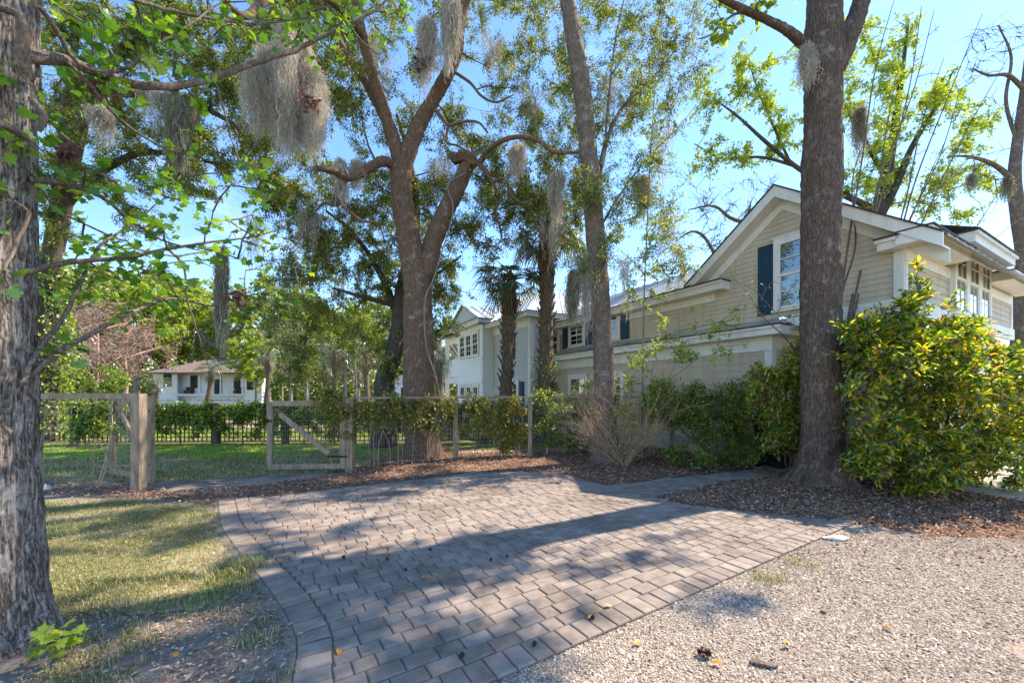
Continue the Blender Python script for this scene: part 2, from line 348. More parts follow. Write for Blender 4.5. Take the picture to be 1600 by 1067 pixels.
def clumps(regs, R=(.5, .9), holes=()):
    """clump centres spread through a volume seen over px,py boxes: (x0,x1,y0,y1,Y0,Y1,n)"""
    out = []
    for x0, x1, y0, y1, Y0, Y1, n in regs:
        k = 0; tries = 0
        while k < n and tries < n * 8:
            tries += 1
            px, py, Y = RNG.uniform(x0, x1), RNG.uniform(y0, y1), RNG.uniform(Y0, Y1)
            if any(((px - hx) / rx) ** 2 + ((py - hy) / ry) ** 2 < 1 for hx, hy, rx, ry in holes): continue
            out.append((*P(px, py, Y), RNG.uniform(*R))); k += 1
    return out
def dome(c, rx, ry, rz, n, R=(.6, 1.), shell=.35):
    out = []
    c = np.asarray(c, float)
    while len(out) < n:
        d = RNG.normal(size=3); d /= np.linalg.norm(d); r = RNG.uniform(shell, 1) ** .6
        p = c + d * r * np.array([rx, ry, rz])
        if p[2] > .3: out.append((*p, RNG.uniform(*R)))
    return out

def grow(tb, limbs, cl, mb, leafn, llen, lwid, tmpl=T_LEAF, twigs=5, rmax=.05, droop=.15, flat=.5, nseg=4, up=.25, tw_r=.004, mainseg=14, mainbark=None, jit=.10, maxspan=None, leafdir=.6, tmin=.15):
    """limbs: [(pts, radii)] modelled by hand; every clump is joined to the nearest limb by a branch, carries twigs, and the twigs carry leaves"""
    nodes, nr = [], []
    for pts, rad in limbs:
        p, r = smooth_path(pts, rad, .18)
        nodes.append(p); nr.append(r)
    nodes = np.vstack(nodes); nr = np.concatenate(nr)
    cl = np.asarray(cl, float)
    if len(cl) == 0: return
    d0 = np.array([np.min(np.linalg.norm(nodes - c[:3], axis=1)) for c in cl])
    LC, LA = [], []
    for i in np.argsort(d0):
        c = cl[i, :3]; R = cl[i, 3]
        dist = np.linalg.norm(nodes - c, axis=1) + .35 * np.maximum(0, nodes[:, 2] - c[2])
        j = int(np.argmin(dist)); a = nodes[j]; D = np.linalg.norm(c - a)
        if maxspan and D > maxspan: continue
        if D > .12:
            mid = (a + c) / 2 + RNG.normal(size=3) * D * .10 + np.array([0, 0, up * D * .35])
            k = max(3, int(D / .25)); t = np.linspace(0, 1, k)[:, None]
            p = (1 - t) ** 2 * a + 2 * t * (1 - t) * mid + t * t * c
            p[1:-1] += RNG.normal(size=(k - 2, 3)) * .035 * min(1, D)
            r0 = min(nr[j] * .6, rmax * (.35 + .28 * D)); r0 = max(r0, .008)
            rr = np.linspace(r0, .006, k)
            tb.tube(p, rr, nseg, cap=False)
            nodes = np.vstack([nodes, p[1:]]); nr = np.concatenate([nr, rr[1:]])
        else: p = np.array([a, c])
        base = p[-1]; dirn = p[-1] - p[-2]; dirn /= np.linalg.norm(dirn) + 1e-9
        for _ in range(twigs):
            d = RNG.normal(size=3) + dirn * .5; d[2] -= droop; d /= np.linalg.norm(d)
            L = R * RNG.uniform(.5, 1.15); s = p[-1 - RNG.integers(0, min(3, len(p)))]
            t = np.linspace(0, 1, 4)[:, None]
            q = s + d * L * t + np.array([0, 0, -droop * L * .6]) * t * t + RNG.normal(size=(4, 3)) * .03 * L * t
            tb.tube(q, np.linspace(tw_r * 1.4, tw_r * .6, 4), 3, cap=False)
            m = max(1, int(leafn * R / twigs * RNG.uniform(.6, 1.4)))
            tt = RNG.uniform(tmin, 1.05, m)[:, None]
            LC.append(s + d * L * tt + np.array([0, 0, -droop * L * .6]) * tt * tt + RNG.normal(size=(m, 3)) * jit * R)
            LA.append(d * leafdir + RNG.normal(size=(m, 3)) * .8 + np.array([0, 0, -droop]))
    C = np.vstack(LC); A = np.vstack(LA)
    leaves(mb, C, A, llen, lwid, tmpl, flat=flat)

def make_tree(name, label, cat, base, limbs, cl, leafm, barkm, leafn=80, llen=.07, lwid=.03, tmpl=T_LEAF, group=None, trunkseg=20, barkp=None, step=.12, **kw):
    root = empty(name, base, label, cat, group)
    b = np.asarray(base, float)
    tr = MB()
    for i, (pts, rad) in enumerate(limbs):
        p, r = smooth_path(pts, rad, step)
        big = max(rad) > .1
        tr.tube(p, r, trunkseg if big else 8, True, barkp if big else None)
    o = tr.build('trunk', barkm, root, smooth=True); o.location = tuple(-b)
    if len(cl):
        tb, mb = MB(), MB()
        grow(tb, limbs, cl, mb, leafn, llen, lwid, tmpl, **kw)
        o2 = tb.build('branches', barkm, root, smooth=True); o2.location = tuple(-b)
        if mb.V:
            o3 = mb.build('crown', leafm, root); o3.location = tuple(-b)
    return root

def moss(name, label, top, length, width, n, mat=None, group=None, strand=.006, spread_top=.6, taper=.55, curl=.018, depth=None, fluff=.4, sheet_=False):
    """hanging tassels of curly threads"""
    top = np.asarray(top, float); S = 16
    depth = depth or width * .6
    L = length * RNG.uniform(.25, 1.0, n) ** .8
    a = RNG.normal(size=(n, 2)) * .42
    ox = a[:, 0] * width * spread_top; oy = a[:, 1] * depth * spread_top
    t = np.linspace(0, 1, S)
    nl = max(3, int(width * 22)); lock = RNG.integers(0, nl, n)
    lx = RNG.normal(size=nl) * width * .42 * spread_top; ly = RNG.normal(size=nl) * depth * .42 * spread_top
    lz = -np.abs(RNG.normal(size=nl)) * length * .16 * fluff; lL = RNG.uniform(.2 if width > .45 else .55, 1.0, nl) * np.exp(-(lx / (width * .8)) ** 2); L = L * lL[lock]
    if sheet_:
        lz = -RNG.uniform(0, .55, nl) * length; lx = RNG.uniform(-1, 1, nl) * width * (.16 + .42 * np.minimum(1, -lz / (.3 * length))); lL = RNG.uniform(.16, .62, nl); L = length * lL[lock] * RNG.uniform(.35, 1, n)
    sdl = .028 + .02 * width
    x = (lx[lock] + RNG.normal(size=n) * sdl)[:, None] * (1 - .12 * t) + np.cumsum(RNG.normal(size=(n, S)), 1) * curl + RNG.normal(size=(n, S)) * curl * .7
    y = (ly[lock] + RNG.normal(size=n) * sdl)[:, None] * (1 - .12 * t) + np.cumsum(RNG.normal(size=(n, S)), 1) * curl + RNG.normal(size=(n, S)) * curl * .7
    fq = RNG.uniform(1.5, 4.5, (n, 1)); am = curl * RNG.uniform(.5, 2.2, (n, 1)); x = x + np.sin(t * fq * 6.28 + RNG.uniform(0, 6.28, (n, 1))) * am; y = y + np.sin(t * fq * 6.28 + RNG.uniform(0, 6.28, (n, 1))) * am
    z = -L[:, None] * t + (lz[lock] + RNG.normal(size=n) * .05 * length * fluff)[:, None] + np.cumsum(RNG.normal(size=(n, S)), 1) * curl * .7
    p = np.stack([x, y, z], -1)
    ang = RNG.uniform(0, math.pi, n); sd = np.stack([np.cos(ang), np.sin(ang), np.zeros(n)], -1)[:, None, :] * (strand / 2) * RNG.uniform(.6, 1.5, n)[:, None, None]
    V = np.concatenate([p - sd, p + sd], 1)
    i = np.arange(S - 1); F = np.stack([i, i + 1, i + 1 + S, i + S], -1)
    FF = (F[None] + (np.arange(n) * 2 * S)[:, None, None]).reshape(-1, 4)
    mb = MB(); mb.add(V.reshape(-1, 3), FF)
    o = mb.build(name, mat or M['moss']); o.location = tuple(top)
    return tag(o, label, 'moss', group)

def frond(mb, stem, base, az, el, L, blades=24, fan=.75, droop=.35):
    """one fan leaf: a stalk, then a ribbed fan of narrow blades"""
    d = np.array([math.cos(az) * math.cos(el), math.sin(az) * math.cos(el), math.sin(el)])
    t = np.linspace(0, 1, 5)[:, None]
    P_ = base + d * L * t + np.array([0, 0, -droop * L * .5]) * t * t
    stem.tube(P_, np.linspace(.022, .010, 5), 4, cap=False)
    tip = P_[-1]; f = P_[-1] - P_[-2]; f /= np.linalg.norm(f)
    s = np.cross(f, [0, 0, 1.0]); s /= np.linalg.norm(s) + 1e-9; n = np.cross(s, f)
    th = np.linspace(-1.9, 1.9, blades) + RNG.normal(size=blades) * .03
    V, F = [], []
    for i, a in enumerate(th):
        bl = fan * (1 - .28 * abs(a) / 1.9) * RNG.uniform(.85, 1.1)
        dd = f * math.cos(a) + s * math.sin(a) + n * (.22 * abs(math.sin(a)) - .05); dd /= np.linalg.norm(dd)
        sd = np.cross(dd, n); sd /= np.linalg.norm(sd) + 1e-9
        w = .022
        a0 = tip + dd * .02; a1 = tip + dd * bl * .55 + np.array([0, 0, -.05 * bl]); a2 = tip + dd * bl * .95 + np.array([0, 0, -(.28 + .3 * RNG.random()) * bl])
        k = len(V); V += [a0 - sd * w * .3, a0 + sd * w * .3, a1 + sd * w, a1 - sd * w, a2]
        F.append((k, k + 1, k + 2, k + 3))
        TRI.append((k + 3, k + 2, k + 4))
    off = mb.n
    mb.add(np.array(V), F)
    mb.L.append((np.array(TRI) + off).ravel()); mb.S.append(np.full(len(TRI), 3)); TRI.clear()
TRI = []
def palm(name, label, base, h, r, lean=(0, 0), fr=30, L=.9, fan=.8, group=None, boots=True, seedv=0, blades=22, skirt=8):
    root = empty(name, base, label, 'palm', group)
    t = np.linspace(0, 1, max(8, int(h / .12)))[:, None]
    pts = np.array([0, 0, -.05]) + np.array([lean[0], lean[1], h]) * t + np.array([lean[0], lean[1], 0]) * .2 * np.sin(t * 3)
    rr = r * (1 + .12 * np.sin(np.linspace(0, 9, len(t))))
    tr = MB(); tr.tube(pts, rr, 14, True, bark_fn(18, 9, .03))
    tr.build('trunk', M['bark_palm'], root, smooth=True)
    if boots:
        bb = MB()
        nb = int(h / .045)
        for i in range(nb):
            z = (i + .5) / nb
            if z < .12 and RNG.random() < .6: continue
            p = pts[min(len(pts) - 1, int(z * len(pts)))]; p = np.array([p[0], p[1], z * h])
            a = i * 2.399; o = np.array([math.cos(a), math.sin(a), 0]); s = np.array([-o[1], o[0], 0])
            q = p + o * r * .86; Lb = RNG.uniform(.10, .22); w = .055
            e = q + (o * .55 + np.array([0, 0, .85])) * Lb
            e2 = e + s * RNG.normal() * .05
            bb.add([q - s * w, q + s * w, q + o * .05 + [0, 0, -.05], e2 + s * w * .55, e2 - s * w * .55, e2 + o * .035],
                   [(0, 1, 2), (3, 4, 5)])
            bb.add([q - s * w, q + s * w, e2 + s * w * .55, e2 - s * w * .55, q + o * .05 + [0, 0, -.05], e2 + o * .035],
                   [(0, 3, 2, 1), (0, 4, 5, 3), (1, 2, 5, 4)])
        bb.build('leaf_bases', M['bark_palm'], root)
    mb, st = MB(), MB(); md, sd = MB(), MB()
    top = pts[-1]
    for i in range(fr):
        el = math.asin(max(-1, min(1, RNG.uniform(-.45, .98)))); az = i * 2.399 + RNG.normal() * .2
        frond(mb, st, top + np.array([0, 0, RNG.uniform(-.25, .1)]), az, el, L * RNG.uniform(.8, 1.15), blades, fan * RNG.uniform(.85, 1.1), .5)
    for i in range(skirt):
        frond(md, sd, top + np.array([0, 0, -.3]), RNG.uniform(0, 6.28), RNG.uniform(-1.4, -.8), L * .7, 14, fan * .7, .2)
    c = mb.build('crown', M['lf_palm'], root)
    st.build('frond_stalks', M['lf_palm'], root)
    if skirt:
        md.build('dead_fronds', M['lf_dead'], root); sd.build('dead_stalks', M['lf_dead'], root)
    return root

def inpoly(pt, poly):
    x, y = pt[:, 0], pt[:, 1]; poly = np.asarray(poly)[:, :2]; c = np.zeros(len(x), bool)
    j = len(poly) - 1
    for i in range(len(poly)):
        xi, yi = poly[i]; xj, yj = poly[j]
        m = ((yi > y) != (yj > y)) & (x < (xj - xi) * (y - yi) / (yj - yi + 1e-12) + xi)
        c ^= m; j = i
    return c
def scatter(poly, n):
    poly = np.asarray(poly)[:, :2]; lo, hi = poly.min(0), poly.max(0)
    q = RNG.uniform(lo, hi, (int(n * 3), 2)); q = q[inpoly(q, poly)]
    return q[:n]
def rough(poly, amp=.04, step=.15):
    poly = np.asarray(poly)[:, :2]; out = []
    for i in range(len(poly)):
        a, b = poly[i], poly[(i + 1) % len(poly)]; L = np.linalg.norm(b - a); k = max(1, min(60, int(L / step)))
        for t in np.arange(k) / k: out.append(a + (b - a) * t + (RNG.normal(size=2) * amp if L < 30 else 0))
    return np.array(out)
def sheet(name, poly, z, mat, kind='structure', label=None):
    from mathutils.geometry import tessellate_polygon
    V = [Vector((p[0], p[1], 0)) for p in poly]
    tris = tessellate_polygon([V])
    A = np.array([[v.x, v.y, z] for v in V])
    T = []
    for t in tris:
        a, b, c = (A[i] for i in t)
        T.append(t if np.cross(b - a, c - a)[2] > 0 else t[::-1])
    mb = MB(); mb.add(A, np.array(T))
    o = mb.build(name, mat); return tag(o, kind=kind)
# ================================================================ THE SETTING
EP = np.array([.848, .529]); EQ = np.array([-.529, .848])
A2 = lambda l: np.array([G(*p)[:2] for p in l])
left_edge = A2([(452, 1180), (457, 1064), (463, 1003), (435, 943), (396, 892), (360, 847), (344, 818), (340, 784)])
left_edge, _ = smooth_path(np.c_[left_edge, np.zeros(len(left_edge))], None, .12); left_edge = left_edge[:, :2]
top_edge = A2([(448, 774), (556, 762), (691, 745), (742, 738), (870, 738), (947, 760), (1041, 748), (1115, 741), (1180, 733), (1235, 737), (1170, 748), (1090, 762), (1024, 778), (1073, 790), (1185, 802), (1340, 818)])
O_P = G(852.5, 1030)[:2]
right_edge = np.array([O_P + EP * p for p in (4.75, -.6, -1.2)])
patio = np.vstack([left_edge, top_edge, right_edge])

mg, nt = newmat('bare_earth'); L = nt.links.new
tc = N(nt, 'ShaderNodeTexCoord')
n1 = N(nt, 'ShaderNodeTexNoise'); n1.inputs['Scale'].default_value = 1.3; n1.inputs['Detail'].default_value = 9; n1.inputs['Roughness'].default_value = .7
n2 = N(nt, 'ShaderNodeTexNoise'); n2.inputs['Scale'].default_value = 30; n2.inputs['Detail'].default_value = 6; n2.inputs['Roughness'].default_value = .75
L(tc.outputs['Object'], n1.inputs['Vector']); L(tc.outputs['Object'], n2.inputs['Vector'])
ad = N(nt, 'ShaderNodeMath', operation='MULTIPLY_ADD'); ad.inputs[1].default_value = .55
L(n2.outputs[0], ad.inputs[0]); s2 = N(nt, 'ShaderNodeMath', operation='MULTIPLY'); s2.inputs[1].default_value = .5; L(n1.outputs[0], s2.inputs[0]); L(s2.outputs[0], ad.inputs[2])
r = ramp(nt, [(.36, (.085, .065, .05)), (.5, (.21, .165, .13)), (.64, (.37, .31, .255))]); L(ad.outputs[0], r.inputs[0])
pb = N(nt, 'ShaderNodeBsdfPrincipled'); pb.inputs['Roughness'].default_value = .95; pb.inputs['Specular IOR Level'].default_value = .1
L(r.outputs[0], pb.inputs['Base Color'])
bp = N(nt, 'ShaderNodeBump'); bp.inputs['Strength'].default_value = .8; bp.inputs['Distance'].default_value = .03; L(ad.outputs[0], bp.inputs['Height']); L(bp.outputs[0], pb.inputs['Normal'])
L(pb.outputs[0], N(nt, 'ShaderNodeOutputMaterial').inputs[0]); M['earth'] = mg
M['lawn'] = noise_mat('dry_lawn_soil', [(.3, (.13, .115, .045)), (.42, (.24, .195, .105)), (.55, (.37, .30, .185)), (.72, (.44, .37, .26))], 2.2, 9, .95, .6, 50, spec=.1)
M['mulch'] = noise_mat('leaf_mulch_soil', [(.3, (.09, .05, .034)), (.5, (.21, .12, .078)), (.7, (.36, .215, .14))], 9, 9, .95, .9, 40, spec=.1)
M['gravel'] = noise_mat('packed_shell_gravel', [(.32, (.21, .15, .108)), (.5, (.37, .285, .215)), (.68, (.50, .41, .33))], 60, 5, .95, .8, 90, spec=.1, bdist=.02, blot=.3, bsc=.9)
M['far_ground'] = noise_mat('woodland_floor', [(.3, (.06, .065, .02)), (.55, (.11, .11, .035)), (.75, (.17, .15, .06))], .5, 8, .95, .4, 10, spec=.1)
M['sand'] = noise_mat('joint_sand', [(.3, (.09, .07, .056)), (.7, (.20, .16, .13))], 20, 6, .95, .6, 90, spec=.1)
M['paver'] = noise_mat('concrete_pavers', [(.2, (.165, .127, .102)), (.5, (.262, .207, .168)), (.8, (.37, .298, .245))], 7, 9, .8, .45, 130, bdist=.004, island=.22, spec=.3, blot=.30, bsc=1.3)

gr = MB(); gr.add([[-900, -40, -.02], [900, -40, -.02], [900, 1500, -.02], [-900, 1500, -.02]], [[0, 1, 2, 3]])
tag(gr.build('ground', M['far_ground']), kind='structure')
sheet('bare_earth', rough([(-14, .6), (3.5, .6), (6, 9.5), (-14, 12.2)], .05, .3), -.012, M['earth'])
lawn_poly = np.vstack([A2([(-60, 790), (60, 785), (200, 782), (300, 790), (325, 800), (335, 850), (380, 895), (392, 915), (330, 940), (200, 955), (60, 960), (-120, 955)])])
sheet('lawn', rough(lawn_poly, .06, .12), -.006, M['lawn'])
lawn2 = np.array([(-16, 7.4), (-6.4, 7.3), (-3.6, 8.2), (-3.2, 9.4), (-2.2, 11.0), (1.4, 11.6), (1.8, 12.5), (-16, 12.5)])
sheet('back_lawn', rough(lawn2, .08, .2), -.007, M['lawn'])
lawn3 = np.array([(-30, 13.6), (5, 14), (0, 24), (-30, 24)])
sheet('far_lawn', rough(lawn3, .1, .6), -.007, M['lawn'])
mulchA = A2([(230, 772), (330, 788), (345, 783), (448, 772), (556, 760), (691, 743), (742, 736), (870, 736), (947, 758), (1041, 746), (1115, 739), (1170, 731), (1150, 712), (1040, 698), (900, 694), (720, 695), (600, 703), (545, 738), (400, 757)])
sheet('mulch_bed', rough(mulchA, .05, .12), -.004, M['mulch'])
mulchB = A2([(1024, 777), (1073, 789), (1185, 801), (1345, 817), (1460, 838), (1640, 842), (1750, 810), (1560, 776), (1500, 766), (1400, 748), (1340, 743), (1235, 738), (1170, 749), (1090, 763)])
sheet('leaf_bed', rough(mulchB, .05, .12), -.003, M['mulch'])
gravel_poly = np.vstack([[O_P - EP * 1.6], [O_P + EP * 4.7], A2([(1350, 819), (1460, 836), (1640, 840)]), [(12, 5.5), (14, .4), (-1, .4)]])
sheet('gravel_drive', gravel_poly, -.0045, M['gravel'])
conc = np.vstack([A2([(1182, 733), (1238, 738), (1340, 743), (1400, 748), (1500, 766), (1560, 776), (1750, 810)]), [(16, 6.0), (16, 12.5), (5.5, 9.4)]])
sheet('concrete_drive', conc, .004, M['concrete'])
path = np.array([(-1.6, 10.75), (.2, 11.15), (2.2, 11.2), (2.3, 11.7), (-.2, 11.75), (-1.9, 11.3)])
sheet('garden_path', path, -.002, M['concrete'])
sheet('paving_bed', patio, .0095, M['sand'])

# --- pavers: running bond in the middle, soldier courses on the left and along the gravel
pv = MB()
def paver(c, ex, ey, lx, ly):
    z = RNG.normal() * .0022; tx, ty = RNG.normal(size=2) * .007
    V = []
    jx, jy = lx - .005, ly - .005
    for zz, ins in ((-.01, 0), (.010, .001), (.0155, .005), (.018, .012)):
        for sx, sy in ((-1, -1), (1, -1), (1, 1), (-1, 1)):
            a = sx * (jx / 2 - ins); b = sy * (jy / 2 - ins)
            q = c + ex * a + ey * b
            V.append((q[0], q[1], zz + z + tx * a + ty * b))
    F = []
    for k in range(3):
        for i in range(4): F.append((4 * k + i, 4 * k + (i + 1) % 4, 4 * k + 4 + (i + 1) % 4, 4 * k + 4 + i))
    F.append((12, 13, 14, 15)); pv.add(V, F)
inner_left = left_edge.copy()
Tn = np.gradient(left_edge, axis=0); Tn /= np.linalg.norm(Tn, axis=1)[:, None]; nrm = np.stack([Tn[:, 1], -Tn[:, 0]], 1)
inner_left = left_edge + nrm * .201
inner = np.vstack([inner_left, top_edge, right_edge])
q = .195
while q < 9:
    ps = np.arange(-2.5, 9, .01); ins = inpoly(O_P + EP * ps[:, None] + EQ * (q + .065), inner)
    ch = np.flatnonzero(np.diff(np.r_[0, ins.astype(int), 0]))
    for s_, e_ in zip(ch[::2], ch[1::2]):
        p, pe = ps[s_], ps[e_ - 1] + .01; p0 = p
        while p < pe - .03:
            l = float(RNG.choice([.205, .205, .205, .137, .17]))
            if p == p0: l *= RNG.uniform(.5, 1)
            l = min(l, pe - p)
            if pe - p - l < .05: l = pe - p
            l = min(l, .24); paver(O_P + EP * (p + l / 2) + EQ * (q + .065), EP, EQ, l, .13); p += l
    q += .13
p = -1.15
while p < 4.75:
    paver(O_P + EP * (p + .068) + EQ * .0975, EP, EQ, .136, .195); p += .136
seg = np.r_[0, np.cumsum(np.linalg.norm(np.diff(left_edge, axis=0), axis=1))]
d = .07
while d < seg[-1]:
    i = min(len(seg) - 2, int(np.searchsorted(seg, d) - 1)); f = (d - seg[i]) / (seg[i + 1] - seg[i])
    c = left_edge[i] * (1 - f) + left_edge[i + 1] * f; t = Tn[i]; nn = nrm[i]
    paver(c + nn * .1, t, nn, .138, .2); d += .139
tag(pv.build('paving', M['paver']), kind='structure')
# cement haunching along the left edge
hb = MB()
for i in range(len(left_edge) - 1):
    a, b = left_edge[i], left_edge[i + 1]; n0, n1_ = -nrm[i], -nrm[i + 1]
    w0, w1 = .03 + .04 * (math.sin(i * 1.7) + 1) / 2, .05 + .05 * (math.sin((i + 1) * 1.7) + 1) / 2
    hb.add([[*(a + n0 * .002), .012], [*(b + n1_ * .002), .012], [*(b + n1_ * w1), -.008], [*(a + n0 * w0), -.008]], [(0, 3, 2, 1)])
tag(hb.build('edging_concrete', M['earth']), kind='structure')

# ================================================================ HOUSE
HX, HY, HR = 5.86, 9.0, math.atan2(.49, .871)
house = empty('house', (HX, HY, 0), 'beige clapboard house with white trim, blue shutters and a metal roof behind the trees', 'house', rz=HR)
X_, Y_, Z_ = np.eye(3)
def siding(mb, o, t, n, W, z0, z1, ex=.15):
    z = z0
    while z < z1 - 1e-6:
        zt = min(z + ex, z1); a0, b0 = W(z); a1, b1 = W(zt)
        if b0 - a0 > .02:
            if b1 - a1 < 0: a1 = b1 = (a1 + b1) / 2
            pt = lambda a, zz, d: o + t * a + n * d + Z_ * zz
            mb.add([pt(a0, z, .003), pt(b0, z, .003), pt(b0, z, .019), pt(a0, z, .019), pt(a1, zt, .004), pt(b1, zt, .004)], [(0, 1, 2, 3), (3, 2, 5, 4)])
        z = zt
def bx(mb, o, t, n, x0, x1, z0, z1, d0, d1):
    c = o + t * (x0 + x1) / 2 + Z_ * (z0 + z1) / 2 + n * (d0 + d1) / 2
    mb.box(c, (x1 - x0, d1 - d0, z1 - z0), np.stack([t, n, Z_], 1))
def part(mb, name, mat, parent=None, label=None, smooth=False):
    o = mb.build(name, mat, parent or house, smooth)
    if label: o['label'] = label
    return o
def window(o, t, n, w, h, cols=2, rows=2, blinds=0, parent=None, cas=.10, trim='trim', double=True, sill=True, inside='room_shade'):
    f = MB()
    bx(f, o, t, n, -cas, 0, -.02, h + cas, .0, .07); bx(f, o, t, n, w, w + cas, -.02, h + cas, .0, .07)
    bx(f, o, t, n, 0, w, h, h + cas, .0, .07)
    bx(f, o, t, n, -cas - .02, w + cas + .02, h + cas, h + cas + .035, .0, .09)
    if sill: bx(f, o, t, n, -cas - .03, w + cas + .03, -.07, -.02, .0, .10)
    s = .05
    def sash(z0, z1, d):
        bx(f, o, t, n, 0, s, z0, z1, d, d + .022); bx(f, o, t, n, w - s, w, z0, z1, d, d + .022)
        bx(f, o, t, n, s, w - s, z0, z0 + s, d, d + .022); bx(f, o, t, n, s, w - s, z1 - s, z1, d, d + .022)
        for i in range(1, cols):
            x = s + (w - 2 * s) * i / cols; bx(f, o, t, n, x - .011, x + .011, z0 + s, z1 - s, d, d + .018)
        for j in range(1, rows):
            z = z0 + s + (z1 - z0 - 2 * s) * j / rows; bx(f, o, t, n, s, w - s, z - .011, z + .011, d + .001, d + .019)
    if double: sash(h / 2 - .02, h, .050); sash(0, h / 2 + .02, .034)
    else: sash(0, h, .040)
    wn = part(f, 'window', M[trim], parent)
    pm = MB(); bx(pm, o, t, n, .02, w - .02, .02, h - .02, .042, .044); part(pm, 'pane', M['glass'], wn)
    bm = MB(); bx(bm, o, t, n, .0, w, .0, h, .021, .023); part(bm, 'shade_board', M[inside], wn)  # flat dark board painted as the room's shade behind the glass
    if blinds:
        b = MB(); k = int(h / .055)
        for i in range(k):
            z = .03 + i * .055
            c = [o + t * .05 + Z_ * z + n * .026, o + t * (w - .05) + Z_ * z + n * .026, o + t * (w - .05) + Z_ * (z + .028) + n * .036, o + t * .05 + Z_ * (z + .028) + n * .036]
            b.poly(c)
        part(b, 'blind', M['blind'], wn)
    return wn
def shutter(o, t, n, w, h, parent=None):
    s = MB(); bx(s, o, t, n, 0, w, 0, h, .022, .055)
    for z0, z1 in ((.07, h * .48), (h * .54, h - .07)):
        bx(s, o, t, n, .06, w - .06, z0, z1, .0555, .066)
    return part(s, 'shutter', M['blue'], parent)
def eave(mb_t, mb_r, a, b, out, z, prof=.24, ov=.42, inner=.0):
    """boxed cornice from a to b (local xy): soffit, fascia and crown; 'out' is the outward unit vector"""
    a = np.array([*a, 0.]); b = np.array([*b, 0.]); t = (b - a); Ln = np.linalg.norm(t); t /= Ln; n = np.array([*out, 0.])
    bx(mb_t, a, t, n, 0, Ln, z - prof, z - .03, inner, ov)
    bx(mb_t, a, t, n, -.02, Ln + .02, z - .09, z - .03, ov, ov + .05)
    bx(mb_r, a, t, n, -.03, Ln + .03, z - .03, z, inner, ov + .075)

# ---- lower storey in front (one-storey wall with the belt roof)
ZB = 3.12
w1 = MB(); siding(w1, np.array([0, 0., 0]), Y_, -X_, lambda z: (.10, 8.3), .45, 2.62, .17)
part(w1, 'wall', M['siding'])
w1b = MB(); siding(w1b, np.array([0, 0., 0]), X_, -Y_, lambda z: (.10, 6.0), .45, 2.62, .17)
part(w1b, 'wall', M['siding'])
fd = MB(); bx(fd, np.zeros(3), Y_, -X_, 0, 8.3, -.05, .45, -.10, .03); bx(fd, np.zeros(3), X_, -Y_, .03, 6, -.05, .45, -.10, .03)
part(fd, 'foundation', M['brick'])
cb = MB(); bx(cb, np.zeros(3), Y_, -X_, -.03, .13, .45, 2.62, -.1, .03); bx(cb, np.zeros(3), X_, -Y_, .10, .16, .45, 2.62, 0, .029)
part(cb, 'corner_board', M['trim'])
fz = MB(); bx(fz, np.zeros(3), Y_, -X_, -.035, 8.3, 2.62, 2.90, -.1, .035); bx(fz, np.zeros(3), X_, -Y_, .1, 7.7, 2.62, 2.90, .0, .0345)
bx(fz, np.zeros(3), Y_, -X_, -.05, 8.3, 2.58, 2.63, 0, .055)
part(fz, 'frieze', M['trim'])
ct, rt = MB(), MB()
eave(ct, rt, (0, -.36), (0, 8.2), (-1, 0), ZB, .22, .34)
eave(ct, rt, (0, 0), (8, 0), (0, -1), ZB - .002, .218, .335)
part(ct, 'belt_cornice', M['trim']); part(rt, 'belt_roof_edge', M['shingle'])
pr = MB()
pr.add([[-.36, -.36, ZB + .003], [-.36, 8.2, ZB + .003], [.15, 8.2, ZB + .2], [.15, -.1, ZB + .2]], [(0, 3, 2, 1)])
part(pr, 'belt_roof', M['metal_roof'])
wd = window(np.array([.62, -.02, .95]), X_, -Y_, .9, 1.5, 2, 2)

# ---- upper storey: wall with the wall gable
UV = .15; UC, UH = -.18, 2.25; ZE, ZR = 4.42, 6.10
o = np.array([UV, 0., 0])
sl = (ZR - ZE) / UH
def Wup(z):
    if z <= ZE: return (-2.17, 8.3)
    return (UC - (ZR - z) / sl, UC + (ZR - z) / sl)
w2 = MB(); siding(w2, o, Y_, -X_, Wup, ZB + .2, ZE, .112); siding(w2, o, Y_, -X_, Wup, ZE, ZR - .12, .112)
part(w2, 'wall', M['siding'])
w3 = MB(); oR = np.array([UV, -2.17, 0]); siding(w3, oR, X_, -Y_, lambda z: (.0, 7.55), ZB + .25, ZE, .14); part(w3, 'wall', M['siding'])
w4 = MB(); oE = np.array([UV + 7.55, -2.17, 0]); siding(w4, oE, Y_, X_, lambda z: (0, 10), ZB + .2, ZE, .155); part(w4, 'wall', M['siding'])
cb = MB(); bx(cb, o, Y_, -X_, -2.19, -2.05, ZB + .2, ZE, -.02, .035); bx(cb, oR, X_, -Y_, .02, .13, ZB + .2, ZE, .0, .034); part(cb, 'corner_board', M['trim'])
cb = MB(); bx(cb, oR, X_, -Y_, 7.43, 7.57, ZB + .2, ZE, -.02, .035); part(cb, 'corner_board', M['trim'])
